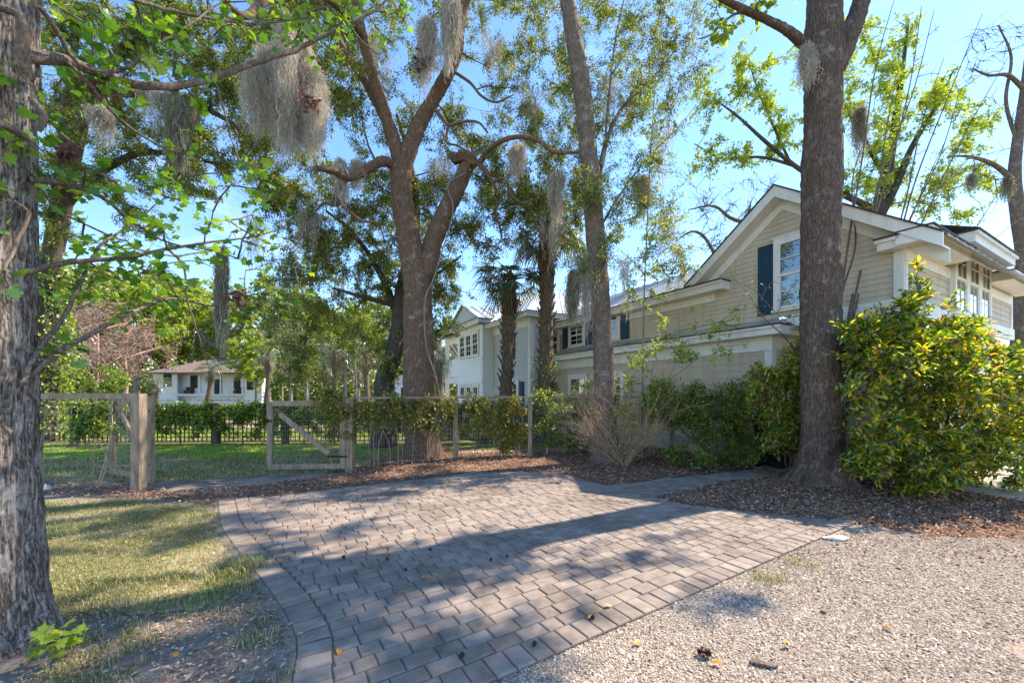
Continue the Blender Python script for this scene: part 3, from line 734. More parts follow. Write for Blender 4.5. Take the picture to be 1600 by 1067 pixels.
# soffit of the overhanging storey, its belt, and the lower garage wall
sf = MB(); sf.box((UV + 3.8, -1.09, ZB + .1), (7.7, 2.2, .1)); bx(sf, oR, X_, -Y_, -.03, 7.6, ZB - .06, ZB + .22, -.05, .06); bx(sf, o, Y_, -X_, -2.2, -.37, ZB - .06, ZB + .2, -.05, .055)
part(sf, 'soffit', M['trim'])
gw = MB(); og = np.array([UV + 1.7, -2.0, 0]); siding(gw, og, X_, -Y_, lambda z: (0, 5.8), 0., ZB - .05, .17); bx(gw, og, Y_, -X_, 0, 2, 0, ZB, 0, .02); part(gw, 'wall', M['siding'])
gd = MB()
for k in range(4): bx(gd, og, X_, -Y_, 1.2, 5.0, .02 + k * .56, .56 + k * .56, .03, .06)
bx(gd, og, X_, -Y_, 1.05, 1.2, 0, 2.4, .02, .075); bx(gd, og, X_, -Y_, 5.0, 5.15, 0, 2.4, .02, .075); bx(gd, og, X_, -Y_, 1.2, 5.0, 2.27, 2.4, .02, .074)
part(gd, 'garage_door', M['trim'])
for (px_, py_) in ((UV + .1, -2.05),):
    pm = MB(); pm.box((px_, py_, 1.5), (.2, .2, 3.1)); part(pm, 'post', M['trim'])
# gable rake boards
OV = .38
rk, rr_ = MB(), MB()
for s in (-1, 1):
    a = np.array([UV - OV, UC, ZR + .06]); ex_ = .33 if s < 0 else .02; b = np.array([UV - OV, UC + s * (UH + ex_), ZR + .06 - sl * (UH + ex_)])
    d = b - a; dn = np.array([0, -sl * s, -1.0]); dn /= np.linalg.norm(dn); dn = np.array([0, -abs(sl) * s / math.hypot(1, sl), -1 / math.hypot(1, sl)])
    # fascia, then soffit, frieze on the wall
    a1 = a.copy(); b1 = b.copy()
    rk.prism([a1, b1, b1 - Z_ * .235, a1 - Z_ * .235], X_ * .05)
    rk.prism([a1 + X_ * .05 - Z_ * .20, b1 + X_ * .05 - Z_ * .20, b1 + X_ * .05 - Z_ * .235, a1 + X_ * .05 - Z_ * .235], X_ * (OV - .05))
    rk.prism([a1 + X_ * (OV - .035) - Z_ * .236, b1 * [1, 1, 1] + X_ * (OV - .035) - Z_ * .236, b1 + X_ * (OV - .035) - Z_ * .44, a1 + X_ * (OV - .035) - Z_ * .44], X_ * .03)
    rr_.prism([a1 - X_ * .03 + Z_ * .003, b1 - X_ * .03 + Z_ * .003, b1 - X_ * .03 + Z_ * .035, a1 - X_ * .03 + Z_ * .035], X_ * .3)
part(rk, 'rake_board', M['trim']); part(rr_, 'rake_edge', M['shingle'])
ct, rt = MB(), MB()
eave(ct, rt, (UV, 1.05), (UV, 8.3), (-1, 0), ZE + .02, .24, .36)
bx(ct, o, Y_, -X_, 1.45, 8.3, ZE - .42, ZE - .22, 0, .04)
part(ct, 'cornice', M['trim']); part(rt, 'roof_edge', M['shingle'])
ct, rt = MB(), MB()
eave(ct, rt, (UV - .35, -2.17), (2.1, -2.17), (0, -1), ZE + .02, .24, .42)
bx(ct, oR, X_, -Y_, 0, 7.55, ZE - .42, ZE - .2, 0, .04)
part(ct, 'cornice', M['trim']); part(rt, 'roof_edge', M['shingle'])
ct, rt = MB(), MB()
eave(ct, rt, (UV, -2.2), (UV, -1.9), (-1, 0), ZE - .01, .22, .30)
part(ct, 'cornice_return', M['trim']); part(rt, 'roof_edge', M['shingle'])
ct, rt = MB(), MB()
eave(ct, rt, (5.35, -2.17), (8.2, -2.17), (0, -1), ZE + .12, .24, .42)
part(ct, 'cornice', M['trim']); part(rt, 'roof_edge', M['shingle'])
# bay around the triple window with its own raised eave
by = MB(); oB = np.array([UV, -2.17, 0])
bx(by, oB, X_, -Y_, 2.45, 5.2, ZB + .30, ZE + .3, 0, .03); part(by, 'bay', M['trim'])
ct, rt = MB(), MB(); eave(ct, rt, (UV + 2.05, -2.17), (UV + 5.15, -2.17), (0, -1), ZE + .40, .24, .46)
bx(ct, oB, X_, -Y_, 2.3, 5.3, ZE + .10, ZE + .365, -.3, .05)
part(ct, 'bay_cornice', M['trim']); part(rt, 'bay_roof_edge', M['shingle'])
br = MB(); zz = ZE + .425
br.add([[UV + 2.0, -2.7, zz - .02], [UV + 5.2, -2.7, zz - .02], [UV + 5.2, -1.0, zz + .75], [UV + 2.0, -1.0, zz + .75]], [(0, 1, 2, 3)]); part(br, 'bay_roof', M['metal_roof'])
for k in range(3):
    window(np.array([UV + 2.58 + k * .9, -2.20, ZB + .24]), X_, -Y_, .68, 1.38, 2, 2, cas=.11)
window(np.array([UV, -1.06, ZB + .38]), Y_, -X_, .96, 1.48, 2, 2, blinds=1)
shutter(np.array([UV, .02, ZB + .30]), Y_, -X_, .33, 1.6)
for yy in (4.9, 6.7):
    window(np.array([UV, yy, ZB + .33]), Y_, -X_, .8, .78, 2, 2)
    shutter(np.array([UV, yy + .92, ZB + .27]), Y_, -X_, .36, .86); shutter(np.array([UV, yy - .48, ZB + .27]), Y_, -X_, .36, .86)
for yy in (4.6, 6.4): window(np.array([0, yy, 1.0]), Y_, -X_, .9, 1.2, 2, 2)
# metal roofs with standing seams
def seamed(pts, along, name='roof', n=None, parent=None, mat='metal_roof'):
    """quad a,b,c,d (a-b the eave); seams run from eave to ridge"""
    a, b, c, d = [np.asarray(p, float) for p in pts]
    m = MB(); m.add([a, b, c, d], [(0, 1, 2, 3)])
    nn = np.cross(b - a, d - a); nn /= np.linalg.norm(nn); nn *= np.sign(nn[2])
    k = n or max(2, int(np.linalg.norm(b - a) / .42))
    for i in range(k + 1):
        t = (i + .02) / (k + .04); p = a + (b - a) * t; q_ = d + (c - d) * t
        if np.linalg.norm(q_ - p) > .1: m.bar(p + nn * .015, q_ + nn * .015, .02, .035, nn)
    return part(m, name, M[mat], parent)
XR = 3.0
seamed([(UV - .44, 8.4, ZE + .03), (UV - .44, 1.9, ZE + .03), (XR, 1.9, 5.95), (XR, 8.4, 5.95)], 0)
seamed([(XR * 2 - UV + .4, 1.9, ZE + .03), (XR * 2 - UV + .4, 8.4, ZE + .03), (XR, 8.4, 5.95), (XR, 1.9, 5.95)], 0)
for s in (-1, 1):
    e = UC + s * (UH + .33); ze = ZR + .06 - sl * (UH + .33)
    pts = [(UV - OV + .25, e, ze), (8.2, e, ze), (8.2, UC, ZR + .06), (UV - OV + .25, UC, ZR + .06)]
    seamed(pts if s > 0 else pts, 0)

# ---- wing on the left
WV, WU = -1.22, 8.3; ZW = 4.78
wv = MB(); oW = np.array([WV, WU, 0]); siding(wv, oW, X_, -Y_, lambda z: (.0, 8), .4, ZW - .2, .15); part(wv, 'wall', M['siding_sky_tint'])
wv = MB(); siding(wv, oW, Y_, -X_, lambda z: (0, 3.4), .4, ZW - .2, .15); part(wv, 'wall', M['siding_sky_tint'])
cb = MB(); bx(cb, oW, X_, -Y_, -.03, .15, .3, ZW - .2, 0, .035); bx(cb, oW, Y_, -X_, .0, .15, .3, ZW - .2, 0, .034); part(cb, 'corner_board', M['trim'])
cb = MB(); bx(cb, oW, X_, -Y_, -.036, 3, ZW - .5, ZW - .2, .0, .036); bx(cb, oW, Y_, -X_, .0, 3.4, ZW - .5, ZW - .2, 0, .0365); part(cb, 'frieze', M['trim'])
ct, rt = MB(), MB()
eave(ct, rt, (WV - .4, WU), (3.0, WU), (0, -1), ZW, .2, .4); eave(ct, rt, (WV, WU), (WV, WU + 3.4), (-1, 0), ZW - .002, .198, .4)
part(ct, 'cornice', M['trim']); part(rt, 'roof_edge', M['shingle'])
seamed([(WV - .46, WU - .46, ZW), (5.5, WU - .46, ZW), (5.5, WU + 2.6, ZW + 1.75), (WV + 2.2, WU + 2.6, ZW + 1.75)], 0)
seamed([(WV - .46, WU + 9, ZW), (WV - .46, WU - .46, ZW), (WV + 2.2, WU + 2.6, ZW + 1.75), (WV + 2.2, WU + 9, ZW + 1.75)], 0)
window(oW + X_ * .78 + Z_ * 3.15, X_, -Y_, .5, 1.05, 2, 2, trim='trim'); shutter(oW + X_ * .42 + Z_ * 3.08, X_, -Y_, .3, 1.15)
window(oW + X_ * .95 + Z_ * .9, X_, -Y_, .6, 1.2, 2, 2); shutter(oW + X_ * .62 + Z_ * .85, X_, -Y_, .26, 1.3)
window(oW + Y_ * .95 + Z_ * .9, Y_, -X_, .7, 1.15, 2, 2); shutter(oW + Y_ * .45 + Z_ * .85, Y_, -X_, .34, 1.25)
window(oW + Y_ * 1.6 + Z_ * 3.1, Y_, -X_, .6, 1.05, 2, 2); shutter(oW + Y_ * 1.18 + Z_ * 3.05, Y_, -X_, .3, 1.12)
# projecting bay
BV, B0, B1, ZBY = WV - .55, 11.55, 14.6, 5.0
b_ = MB(); oBy = np.array([BV, B0, 0]); bx(b_, oBy, Y_, -X_, 0, B1 - B0, .2, ZBY - .2, -1.0, 0); bx(b_, oBy, Y_, -X_, .1, B1 - B0 - .1, .5, 1.35, 0, .02); bx(b_, oBy, Y_, -X_, .1, B1 - B0 - .1, 2.35, 3.15, 0, .02)
bx(b_, oBy, Y_, -X_, -.05, B1 - B0 + .05, 2.1, 2.25, -.1, .05); bx(b_, oBy, Y_, -X_, -.05, B1 - B0 + .05, 3.2, 3.32, -.1, .05)
part(b_, 'bay', M['white_wall'])
for k in range(3):
    window(oBy + Y_ * (.42 + k * .8) + Z_ * 3.42, Y_, -X_, .6, 1.05, 2, 2, cas=.07); window(oBy + Y_ * (.42 + k * .8) + Z_ * 1.45, Y_, -X_, .55, .5, 2, 1, cas=.07, double=False)
ct, rt = MB(), MB(); eave(ct, rt, (BV, B0 - .3), (BV, B1 + .3), (-1, 0), ZBY, .22, .35); bx(ct, oBy, X_, -Y_, -.3, .9, ZBY - .22, ZBY - .03, 0, .3)
part(ct, 'bay_cornice', M['trim']); part(rt, 'bay_roof_edge', M['shingle'])
pd = MB(); pd.prism([(BV - .3, B0 - .3, ZBY), (BV - .3, B1 + .3, ZBY), (BV - .3, (B0 + B1) / 2, ZBY + .85)], X_ * .1); part(pd, 'pediment', M['siding_sky_tint'])
for s in (0, 1):
    e = (B0 - .35, B1 + .35)[s]
    seamed([(BV - .42, e, ZBY + .004), (BV + 2.5, e, ZBY + .004), (BV + 2.5, (B0 + B1) / 2, ZBY + .9), (BV - .42, (B0 + B1) / 2, ZBY + .9)], 0, n=6)
# two-level porch
PO = 17.4
for yy in (B1 + .15, PO):
    c = MB(); c.box((WV - .1, yy, 2.4), (.18, .18, 4.8)); part(c, 'porch_column', M['trim'])
pf = MB(); pf.box((WV + 1.0, (B1 + PO) / 2 + .06, 2.35), (2.4, PO - B1 + .1, .3)); pf.box((WV + 1.0, (B1 + PO) / 2 + .06, .35), (2.4, PO - B1 + .1, .2)); pf.box((WV + 1.0, (B1 + PO) / 2 + .06, 4.75), (2.4, PO - B1 + .3, .3)); part(pf, 'porch_floor', M['trim'])
rl = MB(); rl.box((WV - .1, (B1 + PO) / 2 + .07, 3.0), (.06, PO - B1 - .3, .9)); rl.box((WV - .1, (B1 + PO) / 2 + .07, 3.48), (.12, PO - B1 - .3, .07)); part(rl, 'porch_railing', M['white_wall'])
pr = MB(); pr.add([[WV - .5, B1, 4.92], [WV - .5, PO + .4, 4.92], [WV + 2.4, PO + .4, 6.0], [WV + 2.4, B1, 6.0]], [(0, 3, 2, 1)]); part(pr, 'porch_roof', M['metal_roof'])

# ================================================================ far white house
wh = empty('white_house', P(325, 640, 52) * [1, 1, 0], 'low white house with brown hipped roof, dark windows and front porch beyond the hedge', 'house')
sx = 52 / F_PX
def wx(px): return (px - 325) * sx
def wz(py): return 1.6 - (py - HOR) * sx
wl = MB(); zf = wz(625)
wl.box(((wx(240) + wx(278)) / 2, 0, wz(604)), (wx(278) - wx(240), .2, wz(583) - zf)); wl.box(((wx(382) + wx(410)) / 2, 0, wz(604)), (wx(410) - wx(382), .2, wz(583) - zf))
wl.box((0, .9, wz(604)), (wx(410) - wx(240), .2, wz(583) - zf)); wl.box((wx(240) + .1, 1., wz(604)), (.2, 1.6, wz(583) - zf)); wl.box((wx(410) - .1, 1., wz(604)), (.2, 1.6, wz(583) - zf))
part(wl, 'wall', M['white_wall'], wh)
bs = MB(); bs.box((0, 1, zf / 2 - .2), (wx(410) - wx(240) + .05, 2.4, zf + .2)); part(bs, 'base', M['white_wall'], wh)
dk = MB(); dk.box((wx(330), -.1, wz(617)), (wx(383) - wx(277), .5, .25)); part(dk, 'porch_floor', M['trim'], wh)
for px_ in (279, 315, 347, 381):
    c = MB(); c.box((wx(px_), -.25, (wz(584) + wz(617)) / 2), (.16, .16, wz(584) - wz(617))); part(c, 'porch_column', M['trim'], wh)
for a, b, t, bt, y in ((257, 269, 584, 604, -.12), (290, 301, 586, 606, .78), (328, 340, 592, 616, .78), (359, 369, 589, 608, .78), (387, 397, 591, 609, -.12)):
    f = MB(); bx(f, np.array([0, y, 0.]), X_, -Y_, wx(a), wx(b), wz(bt), wz(t), 0, .05); f = part(f, 'window', M['black_frame'], wh)
    p_ = MB(); bx(p_, np.array([0, y, 0.]), X_, -Y_, wx(a) + .09, wx(b) - .09, wz(bt) + .09, wz(t) - .09, .051, .056); part(p_, 'pane', M['room_shade'], f)
rf = MB(); z0, z1 = wz(582), wz(558)
a, b = wx(236), wx(416)
rf.add([[a, -.8, z0], [b, -.8, z0], [b, 8.8, z0], [a, 8.8, z0], [a + 4.2, 4, z1], [b - 4.2, 4, z1]], [(0, 1, 5, 4), (1, 2, 5), (2, 3, 4, 5)] and [(0, 1, 5, 4)])
rf.add([[a, -.8, z0], [b, -.8, z0], [b, 8.8, z0], [a, 8.8, z0], [a + 4.2, 4, z1], [b - 4.2, 4, z1]], [(1, 2, 5), (3, 0, 4)])
rf.box(((a + b) / 2, -.78, z0 - .1), (b - a, .08, .18))
part(rf, 'roof', M['brown_roof'], wh)
for px_ in (288, 294, 366, 374):
    c = MB(); c.box((wx(px_), .4, wz(612)), (.5, .5, .45)); c.box((wx(px_), .6, wz(608)), (.5, .1, .6)); part(c, 'porch_seat', M['black_frame'], wh)
ch = empty('cottage', P(628, 640, 46) * [1, 1, 0], 'small pale cottage far behind the big oak trunk', 'house')
c = MB(); c.box((0, 1.5, 1.4), (2.6, 3, 2.8)); part(c, 'wall', M['white_wall'], ch)
c = MB(); c.prism([(-1.5, -.2, 2.8), (1.5, -.2, 2.8), (0, -.2, 3.7)], (0, 3.4, 0)); part(c, 'roof', M['metal_roof'], ch)
c = MB(); bx(c, np.zeros(3), X_, -Y_, -.1, .5, 1.2, 2.3, 0, .05); part(c, 'window', M['room_shade'], ch)

# ================================================================ FENCES
def post(mb, x, y, h, w=.10, z0=-.1): mb.box((x, y, (h + z0) / 2), (w, w, h - z0))
def wires(mb, a, b, z0, z1, dx=.10, dz=.10, r=.0016):
    a = np.array([*a[:2], 0.]); b = np.array([*b[:2], 0.]); d = b - a; Ln = np.linalg.norm(d); d /= Ln
    for k in range(int(Ln / dx) + 1):
        p = a + d * min(Ln, k * dx + RNG.normal() * .004); mb.bar(p + Z_ * z0, p + Z_ * z1, 2 * r, 2 * r, d)
    z = z0
    while z <= z1: mb.bar(a + Z_ * z, b + Z_ * (z + RNG.normal() * .004), 2 * r, 2 * r); z += dz
fp = [G(547, 736), G(690, 719), G(712, 716), G(828, 712), G(925, 708), G(1050, 708), G(1140, 716)]
fp = [np.array([p[0], p[1]]) for p in fp]
fn = empty('wire_fence', (fp[2][0], fp[2][1], 0), 'weathered post and wire fence overgrown with vines behind the patio', 'fence')
def fpart(mb, nm, mat, root):
    o = mb.build(nm, mat, root); o.location = tuple(-Vector(root.location)); return o
for p, w in zip((fp[0], fp[2], fp[3], fp[4], fp[5], fp[6]), (.135, .115, .105, .10, .1, .1)):
    m = MB(); post(m, p[0], p[1], 1.50, w); fpart(m, 'post', M['wood'], fn)
for a, b in zip(fp[:-1], fp[1:]):
    m = MB(); m.bar([*a, 1.51], [*b, 1.51], .10, .05); fpart(m, 'rail', M['wood'], fn)
m = MB()
for a, b in zip(fp[:-1], fp[1:]): wires(m, a, b, .08, 1.46, .06, .11)
fpart(m, 'wire_mesh', M['wire'], fn)
# left fence and gate posts
l0, l1 = G(217, 765)[:2], np.array([-9.2, 6.75])
fl = empty('wire_fence', (*l0, 0), 'short wire fence with tall end post and top rail behind the nearest trunk', 'fence')
m = MB(); post(m, l0[0], l0[1], 1.60, .145); fpart(m, 'post', M['wood'], fl)
m = MB(); m.bar([*l1, 1.56], [l0[0] - .08, l0[1], 1.56], .05, .09); fpart(m, 'rail', M['wood'], fl)
m = MB(); post(m, l1[0], l1[1], 1.6, .12); fpart(m, 'post', M['wood'], fl)
m = MB(); wires(m, l1, l0, .05, 1.5, .12, .12); fpart(m, 'wire_mesh', M['wire'], fl)
l2 = G(229, 757)[:2]
g0 = empty('gate', (*l2, 0), 'narrow weathered gate leaf swung open behind the tall gate post', 'gate')
h0 = np.array([l2[0] + .02, l2[1] + .05]); h1 = G(176, 748)[:2]
m = MB(); post(m, h0[0], h0[1], 1.56, .09); fpart(m, 'stile', M['wood'], g0)
m = MB(); m.box((h1[0], h1[1], .80), (.07, .07, 1.42)); fpart(m, 'stile', M['wood'], g0)
for z in (1.47, .14):
    m = MB(); m.bar([*h1, z], [*h0, z], .05, .09); fpart(m, 'rail', M['wood'], g0)
m = MB(); m.bar([*(h1 + [.05, .02]), 1.40], [*(h0 - [.05, 0]), .35], .045, .085); fpart(m, 'brace', M['wood'], g0)
m = MB(); wires(m, h1, h0, .18, 1.45, .05, .10); fpart(m, 'wire_mesh', M['wire'], g0)
s0, s1 = G(422, 738)[:2], G(536, 737)[:2]
g1 = empty('gate', (*s0, 0), 'wide weathered wire gate with diagonal brace standing half open beside the lawn', 'gate')
for s in (s0, s1):
    m = MB(); m.box((s[0], s[1], .75), (.10, .07, 1.36)); fpart(m, 'stile', M['wood'], g1)
for z in (1.40, .12):
    m = MB(); m.bar([s0[0] + .05, s0[1], z], [s1[0] - .05, s1[1], z], .06, .10); fpart(m, 'rail', M['wood'], g1)
m = MB(); m.bar([s0[0] + .22, s0[1] - .03, 1.19], [s1[0] - .28, s1[1] - .03, .38], .04, .10); fpart(m, 'brace', M['wood'], g1)
m = MB(); wires(m, s0, s1, .15, 1.38, .05, .10); fpart(m, 'wire_mesh', M['wire'], g1)
for s, e in ((h0, h1),):
    for z in (.35, 1.3):
        m = MB(); m.bar([*(s + [.03, -.05]), z], [*(s + (e - s) * .45 + [0, -.05]), z], .006, .035); fpart(m, 'hinge', M['black_frame'], g0)
for z in (.32, 1.22):
    m = MB(); m.bar([s1[0] + .10, s1[1] - .045, z], [s1[0] - .30, s1[1] - .045, z], .006, .035); fpart(m, 'hinge', M['black_frame'], g1)
m = MB(); m.box((s0[0], s0[1] - .045, 1.05), (.12, .015, .04)); m.box((s0[0] - .03, s0[1] - .06, 1.05), (.02, .03, .09)); fpart(m, 'latch', M['black_frame'], g1)
# dark lattice fence behind the lawn
q0, q1 = np.array([-13.5, 12.3]), np.array([1.2, 13.1])
lf = empty('lattice_fence', (-6, 12.7, 0), 'dark wooden lattice fence under the clipped hedge across the lawn', 'fence')
dq = (q1 - q0); Lq = np.linalg.norm(dq); dq = dq / Lq
for k in range(8):
    p = q0 + dq * Lq * k / 7; m = MB(); post(m, p[0], p[1], 1.30, .17); fpart(m, 'post', M['wood_dark'], lf)
m = MB()
for k in range(int(Lq / .135)):
    p = q0 + dq * k * .135; m.box((p[0], p[1], .68), (.026, .02, 1.2))
z = .10
while z < 1.3:
    m.bar([*q0, z], [*q1, z], .022, .026); z += .135
fpart(m, 'lattice', M['wood_dark'], lf)
# ================================================================ small things
b = empty('wheelie_bin', G(1214, 731), 'black plastic wheelie bin half hidden under the shrub beside the trunk', 'bin', rz=.35)
m = MB()
for (z0, w0, d0, z1, w1, d1) in ((.06, .46, .50, .98, .56, .66),):
    V = [(sx_ * w / 2, sy_ * d / 2, z) for z, w, d in ((z0, w0, d0), (z1, w1, d1)) for sx_, sy_ in ((-1, -1), (1, -1), (1, 1), (-1, 1))]
    m.add(V, [(0, 1, 5, 4), (1, 2, 6, 5), (2, 3, 7, 6), (3, 0, 4, 7), (3, 2, 1, 0)])
m.box((0, 0, .97), (.60, .70, .05)); part(m, 'body', M['bin'], b)
m = MB(); m.prism([(-.31, -.36, 1.0), (.31, -.36, 1.0), (.27, -.3, 1.07), (-.27, -.3, 1.07)], (0, .68, 0)); part(m, 'lid', M['bin'], b)
for s in (-1, 1):
    m = MB(); m.tube([(s * .20, .26, .11), (s * .27, .26, .11)], .11, 16); part(m, 'wheel', M['bin'], b)
m = MB(); m.bar((-.24, .40, .98), (.24, .40, .98), .035, .035); part(m, 'handle', M['bin'], b)
def rock(name, label, loc, size, mat='stone', seed=0):
    rr = np.random.default_rng(seed); th = np.linspace(0, math.pi, 9); ph = np.arange(14) / 14 * 2 * math.pi
    V = np.array([[math.sin(a) * math.cos(p), math.sin(a) * math.sin(p), math.cos(a)] for a in th for p in ph])
    V *= (1 + .5 * (vnoise(V * 1.6 + seed * 7) - .5) + .25 * (vnoise(V * 4 + seed) - .5))[:, None]
    V = V * np.array(size) / 2
    i = np.arange(8)[:, None] * 14; j = np.arange(14)[None]; k = (j + 1) % 14
    F = np.stack([i + j, i + 14 + j, i + 14 + k, i + k], -1).reshape(-1, 4)
    m = MB(); m.add(V, F); o = m.build(name, M[mat], smooth=False); o.location = (loc[0], loc[1], loc[2] + size[2] * .28); return tag(o, label, 'stone')
rock('stone', 'flat white stone at the right tip of the paved patio', G(1306, 842), (.26, .13, .05), seed=3)
rock('stone', 'rounded grey boulder beside the base of the nearest trunk', P(2, 985, 2.45) * [1, 1, 0] + [-.06, -.05, 0], (.26, .2, .17), 'rock_grey', seed=5)
rock('stone', 'small grey stone on the bare soil under the short wire fence', G(71, 766), (.2, .16, .12), seed=6)
# ================================================================ TREES
def PL(l): return np.array([P(*a) for a in l])
# ---- nearest trunk: maple with fresh leaves
mb_ = P(-22, 1000, 2.55); mbase = np.array([mb_[0], mb_[1], 0])
tp = np.array([[mbase[0], mbase[1], z] for z in (-.1, .15, .5, 1.2, 2.2, 3.2, 4.4, 6.0, 8.5)]); tp[:, 0] += np.array([0, 0, 0, -.01, -.02, 0, .02, .05, .1])
tr_ = [.26, .255, .245, .235, .23, .23, .22, .18, .1]
B = [
 ([(40, 90, 2.6), (97, 94, 2.75), (150, 116, 2.9), (225, 139, 3.1), (278, 142, 3.3), (337, 129, 3.5), (412, 105, 3.7), (469, 90, 3.9), (540, 52, 4.1), (600, 20, 4.3), (680, -60, 4.6)], [.04, .036, .033, .030, .027, .025, .022, .020, .017, .013, .008]),
 ([(36, 120, 2.5), (40, 70, 2.45), (38, 30, 2.45), (0, 15, 2.4), (-40, 0, 2.3)], [.035, .03, .025, .02, .015]),
 ([(45, 280, 2.6), (100, 285, 2.75), (157, 305, 2.9), (199, 341, 3.1), (250, 372, 3.2), (320, 390, 3.4)], [.022, .018, .015, .012, .008, .004]),
 ([(40, 215, 2.5), (25, 205, 2.35), (-10, 190, 2.2), (-50, 180, 2.1)], [.024, .022, .02, .016]),
 ([(60, 205, 2.5), (68, 180, 2.5), (45, 150, 2.5)], [.02, .018, .015]),
 ([(40, 600, 2.5), (49, 562, 2.6), (94, 506, 2.75), (124, 454, 2.85), (142, 412, 3.0), (165, 382, 3.1), (199, 360, 3.3), (260, 310, 3.5)], [.016, .015, .013, .012, .011, .010, .008, .004]),
 ([(45, 590, 2.6), (86, 551, 2.7), (142, 517, 2.85), (210, 480, 3.1), (244, 467, 3.25), (277, 467, 3.4), (337, 480, 3.6), (375, 478, 3.75), (450, 465, 4.0), (500, 468, 4.2)], [.018, .017, .016, .014, .013, .012, .009, .007, .005, .003]),
 ([(35, 425, 2.55), (112, 409, 2.8), (199, 401, 3.0), (262, 390, 3.2), (319, 382, 3.4), (400, 370, 3.7), (450, 355, 3.9)], [.020, .017, .014, .012, .010, .007, .004]),
 ([(262, 390, 3.2), (285, 420, 3.3), (291, 472, 3.35), (307, 536, 3.4), (320, 574, 3.45)], [.009, .008, .007, .005, .003]),
 ([(97, 94, 2.75), (130, 120, 2.8), (187, 187, 2.95), (244, 225, 3.1), (290, 240, 3.25), (330, 262, 3.4)], [.014, .012, .010, .008, .006, .003]),
 ([(60, 10, 2.5), (95, 60, 2.65), (125, 100, 2.75), (190, 110, 2.9), (270, 60, 3.1), (330, 20, 3.3), (400, -30, 3.6)], [.016, .014, .013, .011, .009, .006, .004]),
 ([(50, -10, 2.5), (150, -20, 2.8), (260, 10, 3.2), (350, 30, 3.5), (440, 30, 3.8), (520, 10, 4.1)], [.02, .018, .015, .012, .008, .004]),
 ([(337, 129, 3.5), (355, 180, 3.5), (372, 230, 3.55), (395, 285, 3.6), (430, 310, 3.7)], [.008, .007, .006, .005, .003]),
 ([(142, 412, 3.0), (190, 440, 3.1), (240, 420, 3.25), (300, 410, 3.4), (350, 425, 3.6)], [.007, .006, .005, .004, .003]),
 ([(45, 330, 2.5), (20, 400, 2.4), (-10, 450, 2.2)], [.012, .01, .006]),
]
limbs = [(tp, tr_)] + [(PL(a), b) for a, b in B]
cl = clumps([(60, 520, 0, 60, 2.9, 4.2, 34), (430, 600, 0, 110, 3.7, 4.6, 12), (70, 330, 60, 180, 2.7, 3.5, 20), (60, 200, 170, 330, 2.6, 3.2, 10), (230, 450, 260, 420, 3.1, 4.0, 30),
             (60, 300, 360, 450, 2.7, 3.4, 20), (120, 330, 420, 500, 2.8, 3.6, 10), (330, 480, 420, 490, 3.6, 4.2, 7), (-40, 40, 0, 460, 2.2, 2.5, 9), (60, 130, 500, 580, 2.6, 2.9, 3), (540, 680, -80, 60, 4.2, 4.8, 7)], (.10, .19))
cl += dome((mbase[0] - .3, mbase[1] + .3, 7.6), 2.6, 2.4, 2.2, 46, (.3, .5))
root = make_tree('maple_tree', 'nearest tree with furrowed grey trunk and fresh lobed green leaves along the picture edge', 'tree', mbase, limbs[:1], [], M['lf_maple'], M['bark_maple'], trunkseg=110, step=.02,
                 barkp=bark_fn(24, 4.0, .026, .09, .0, .20, 4))
tb, lm = MB(), MB()
for p_, r_ in limbs[1:]:
    q, rr = smooth_path(p_, r_, .06); q = q + np.cumsum(RNG.normal(size=q.shape), 0) * .0035; tb.tube(q, rr, 8, True)
grow(tb, limbs[1:] + [(tp[5:], tr_[5:])], cl, lm, 64, .064, .064, T_MAPLE, twigs=4, rmax=.008, droop=.25, flat=.9, up=.1, tw_r=.0018, jit=.22)
for nm, m_, mt in (('branches', tb, M['bark_mid']), ('crown', lm, M['lf_maple'])):
    o = m_.build(nm, mt, root, smooth=nm == 'branches'); o.location = tuple(-mbase)
# low sucker at its foot
sm = MB(); leaves(sm, P(85, 1010, 2.35) + RNG.normal(size=(26, 3)) * [.06, .05, .03] * 1.0 + [0, 0, .03], RNG.normal(size=(26, 3)), .075, .075, T_MAPLE, flat=1.2)
o = sm.build('seedling', M['lf_spring']); tag(o, 'little yellow green maple seedling on the soil at the foot of the nearest trunk', 'plant')

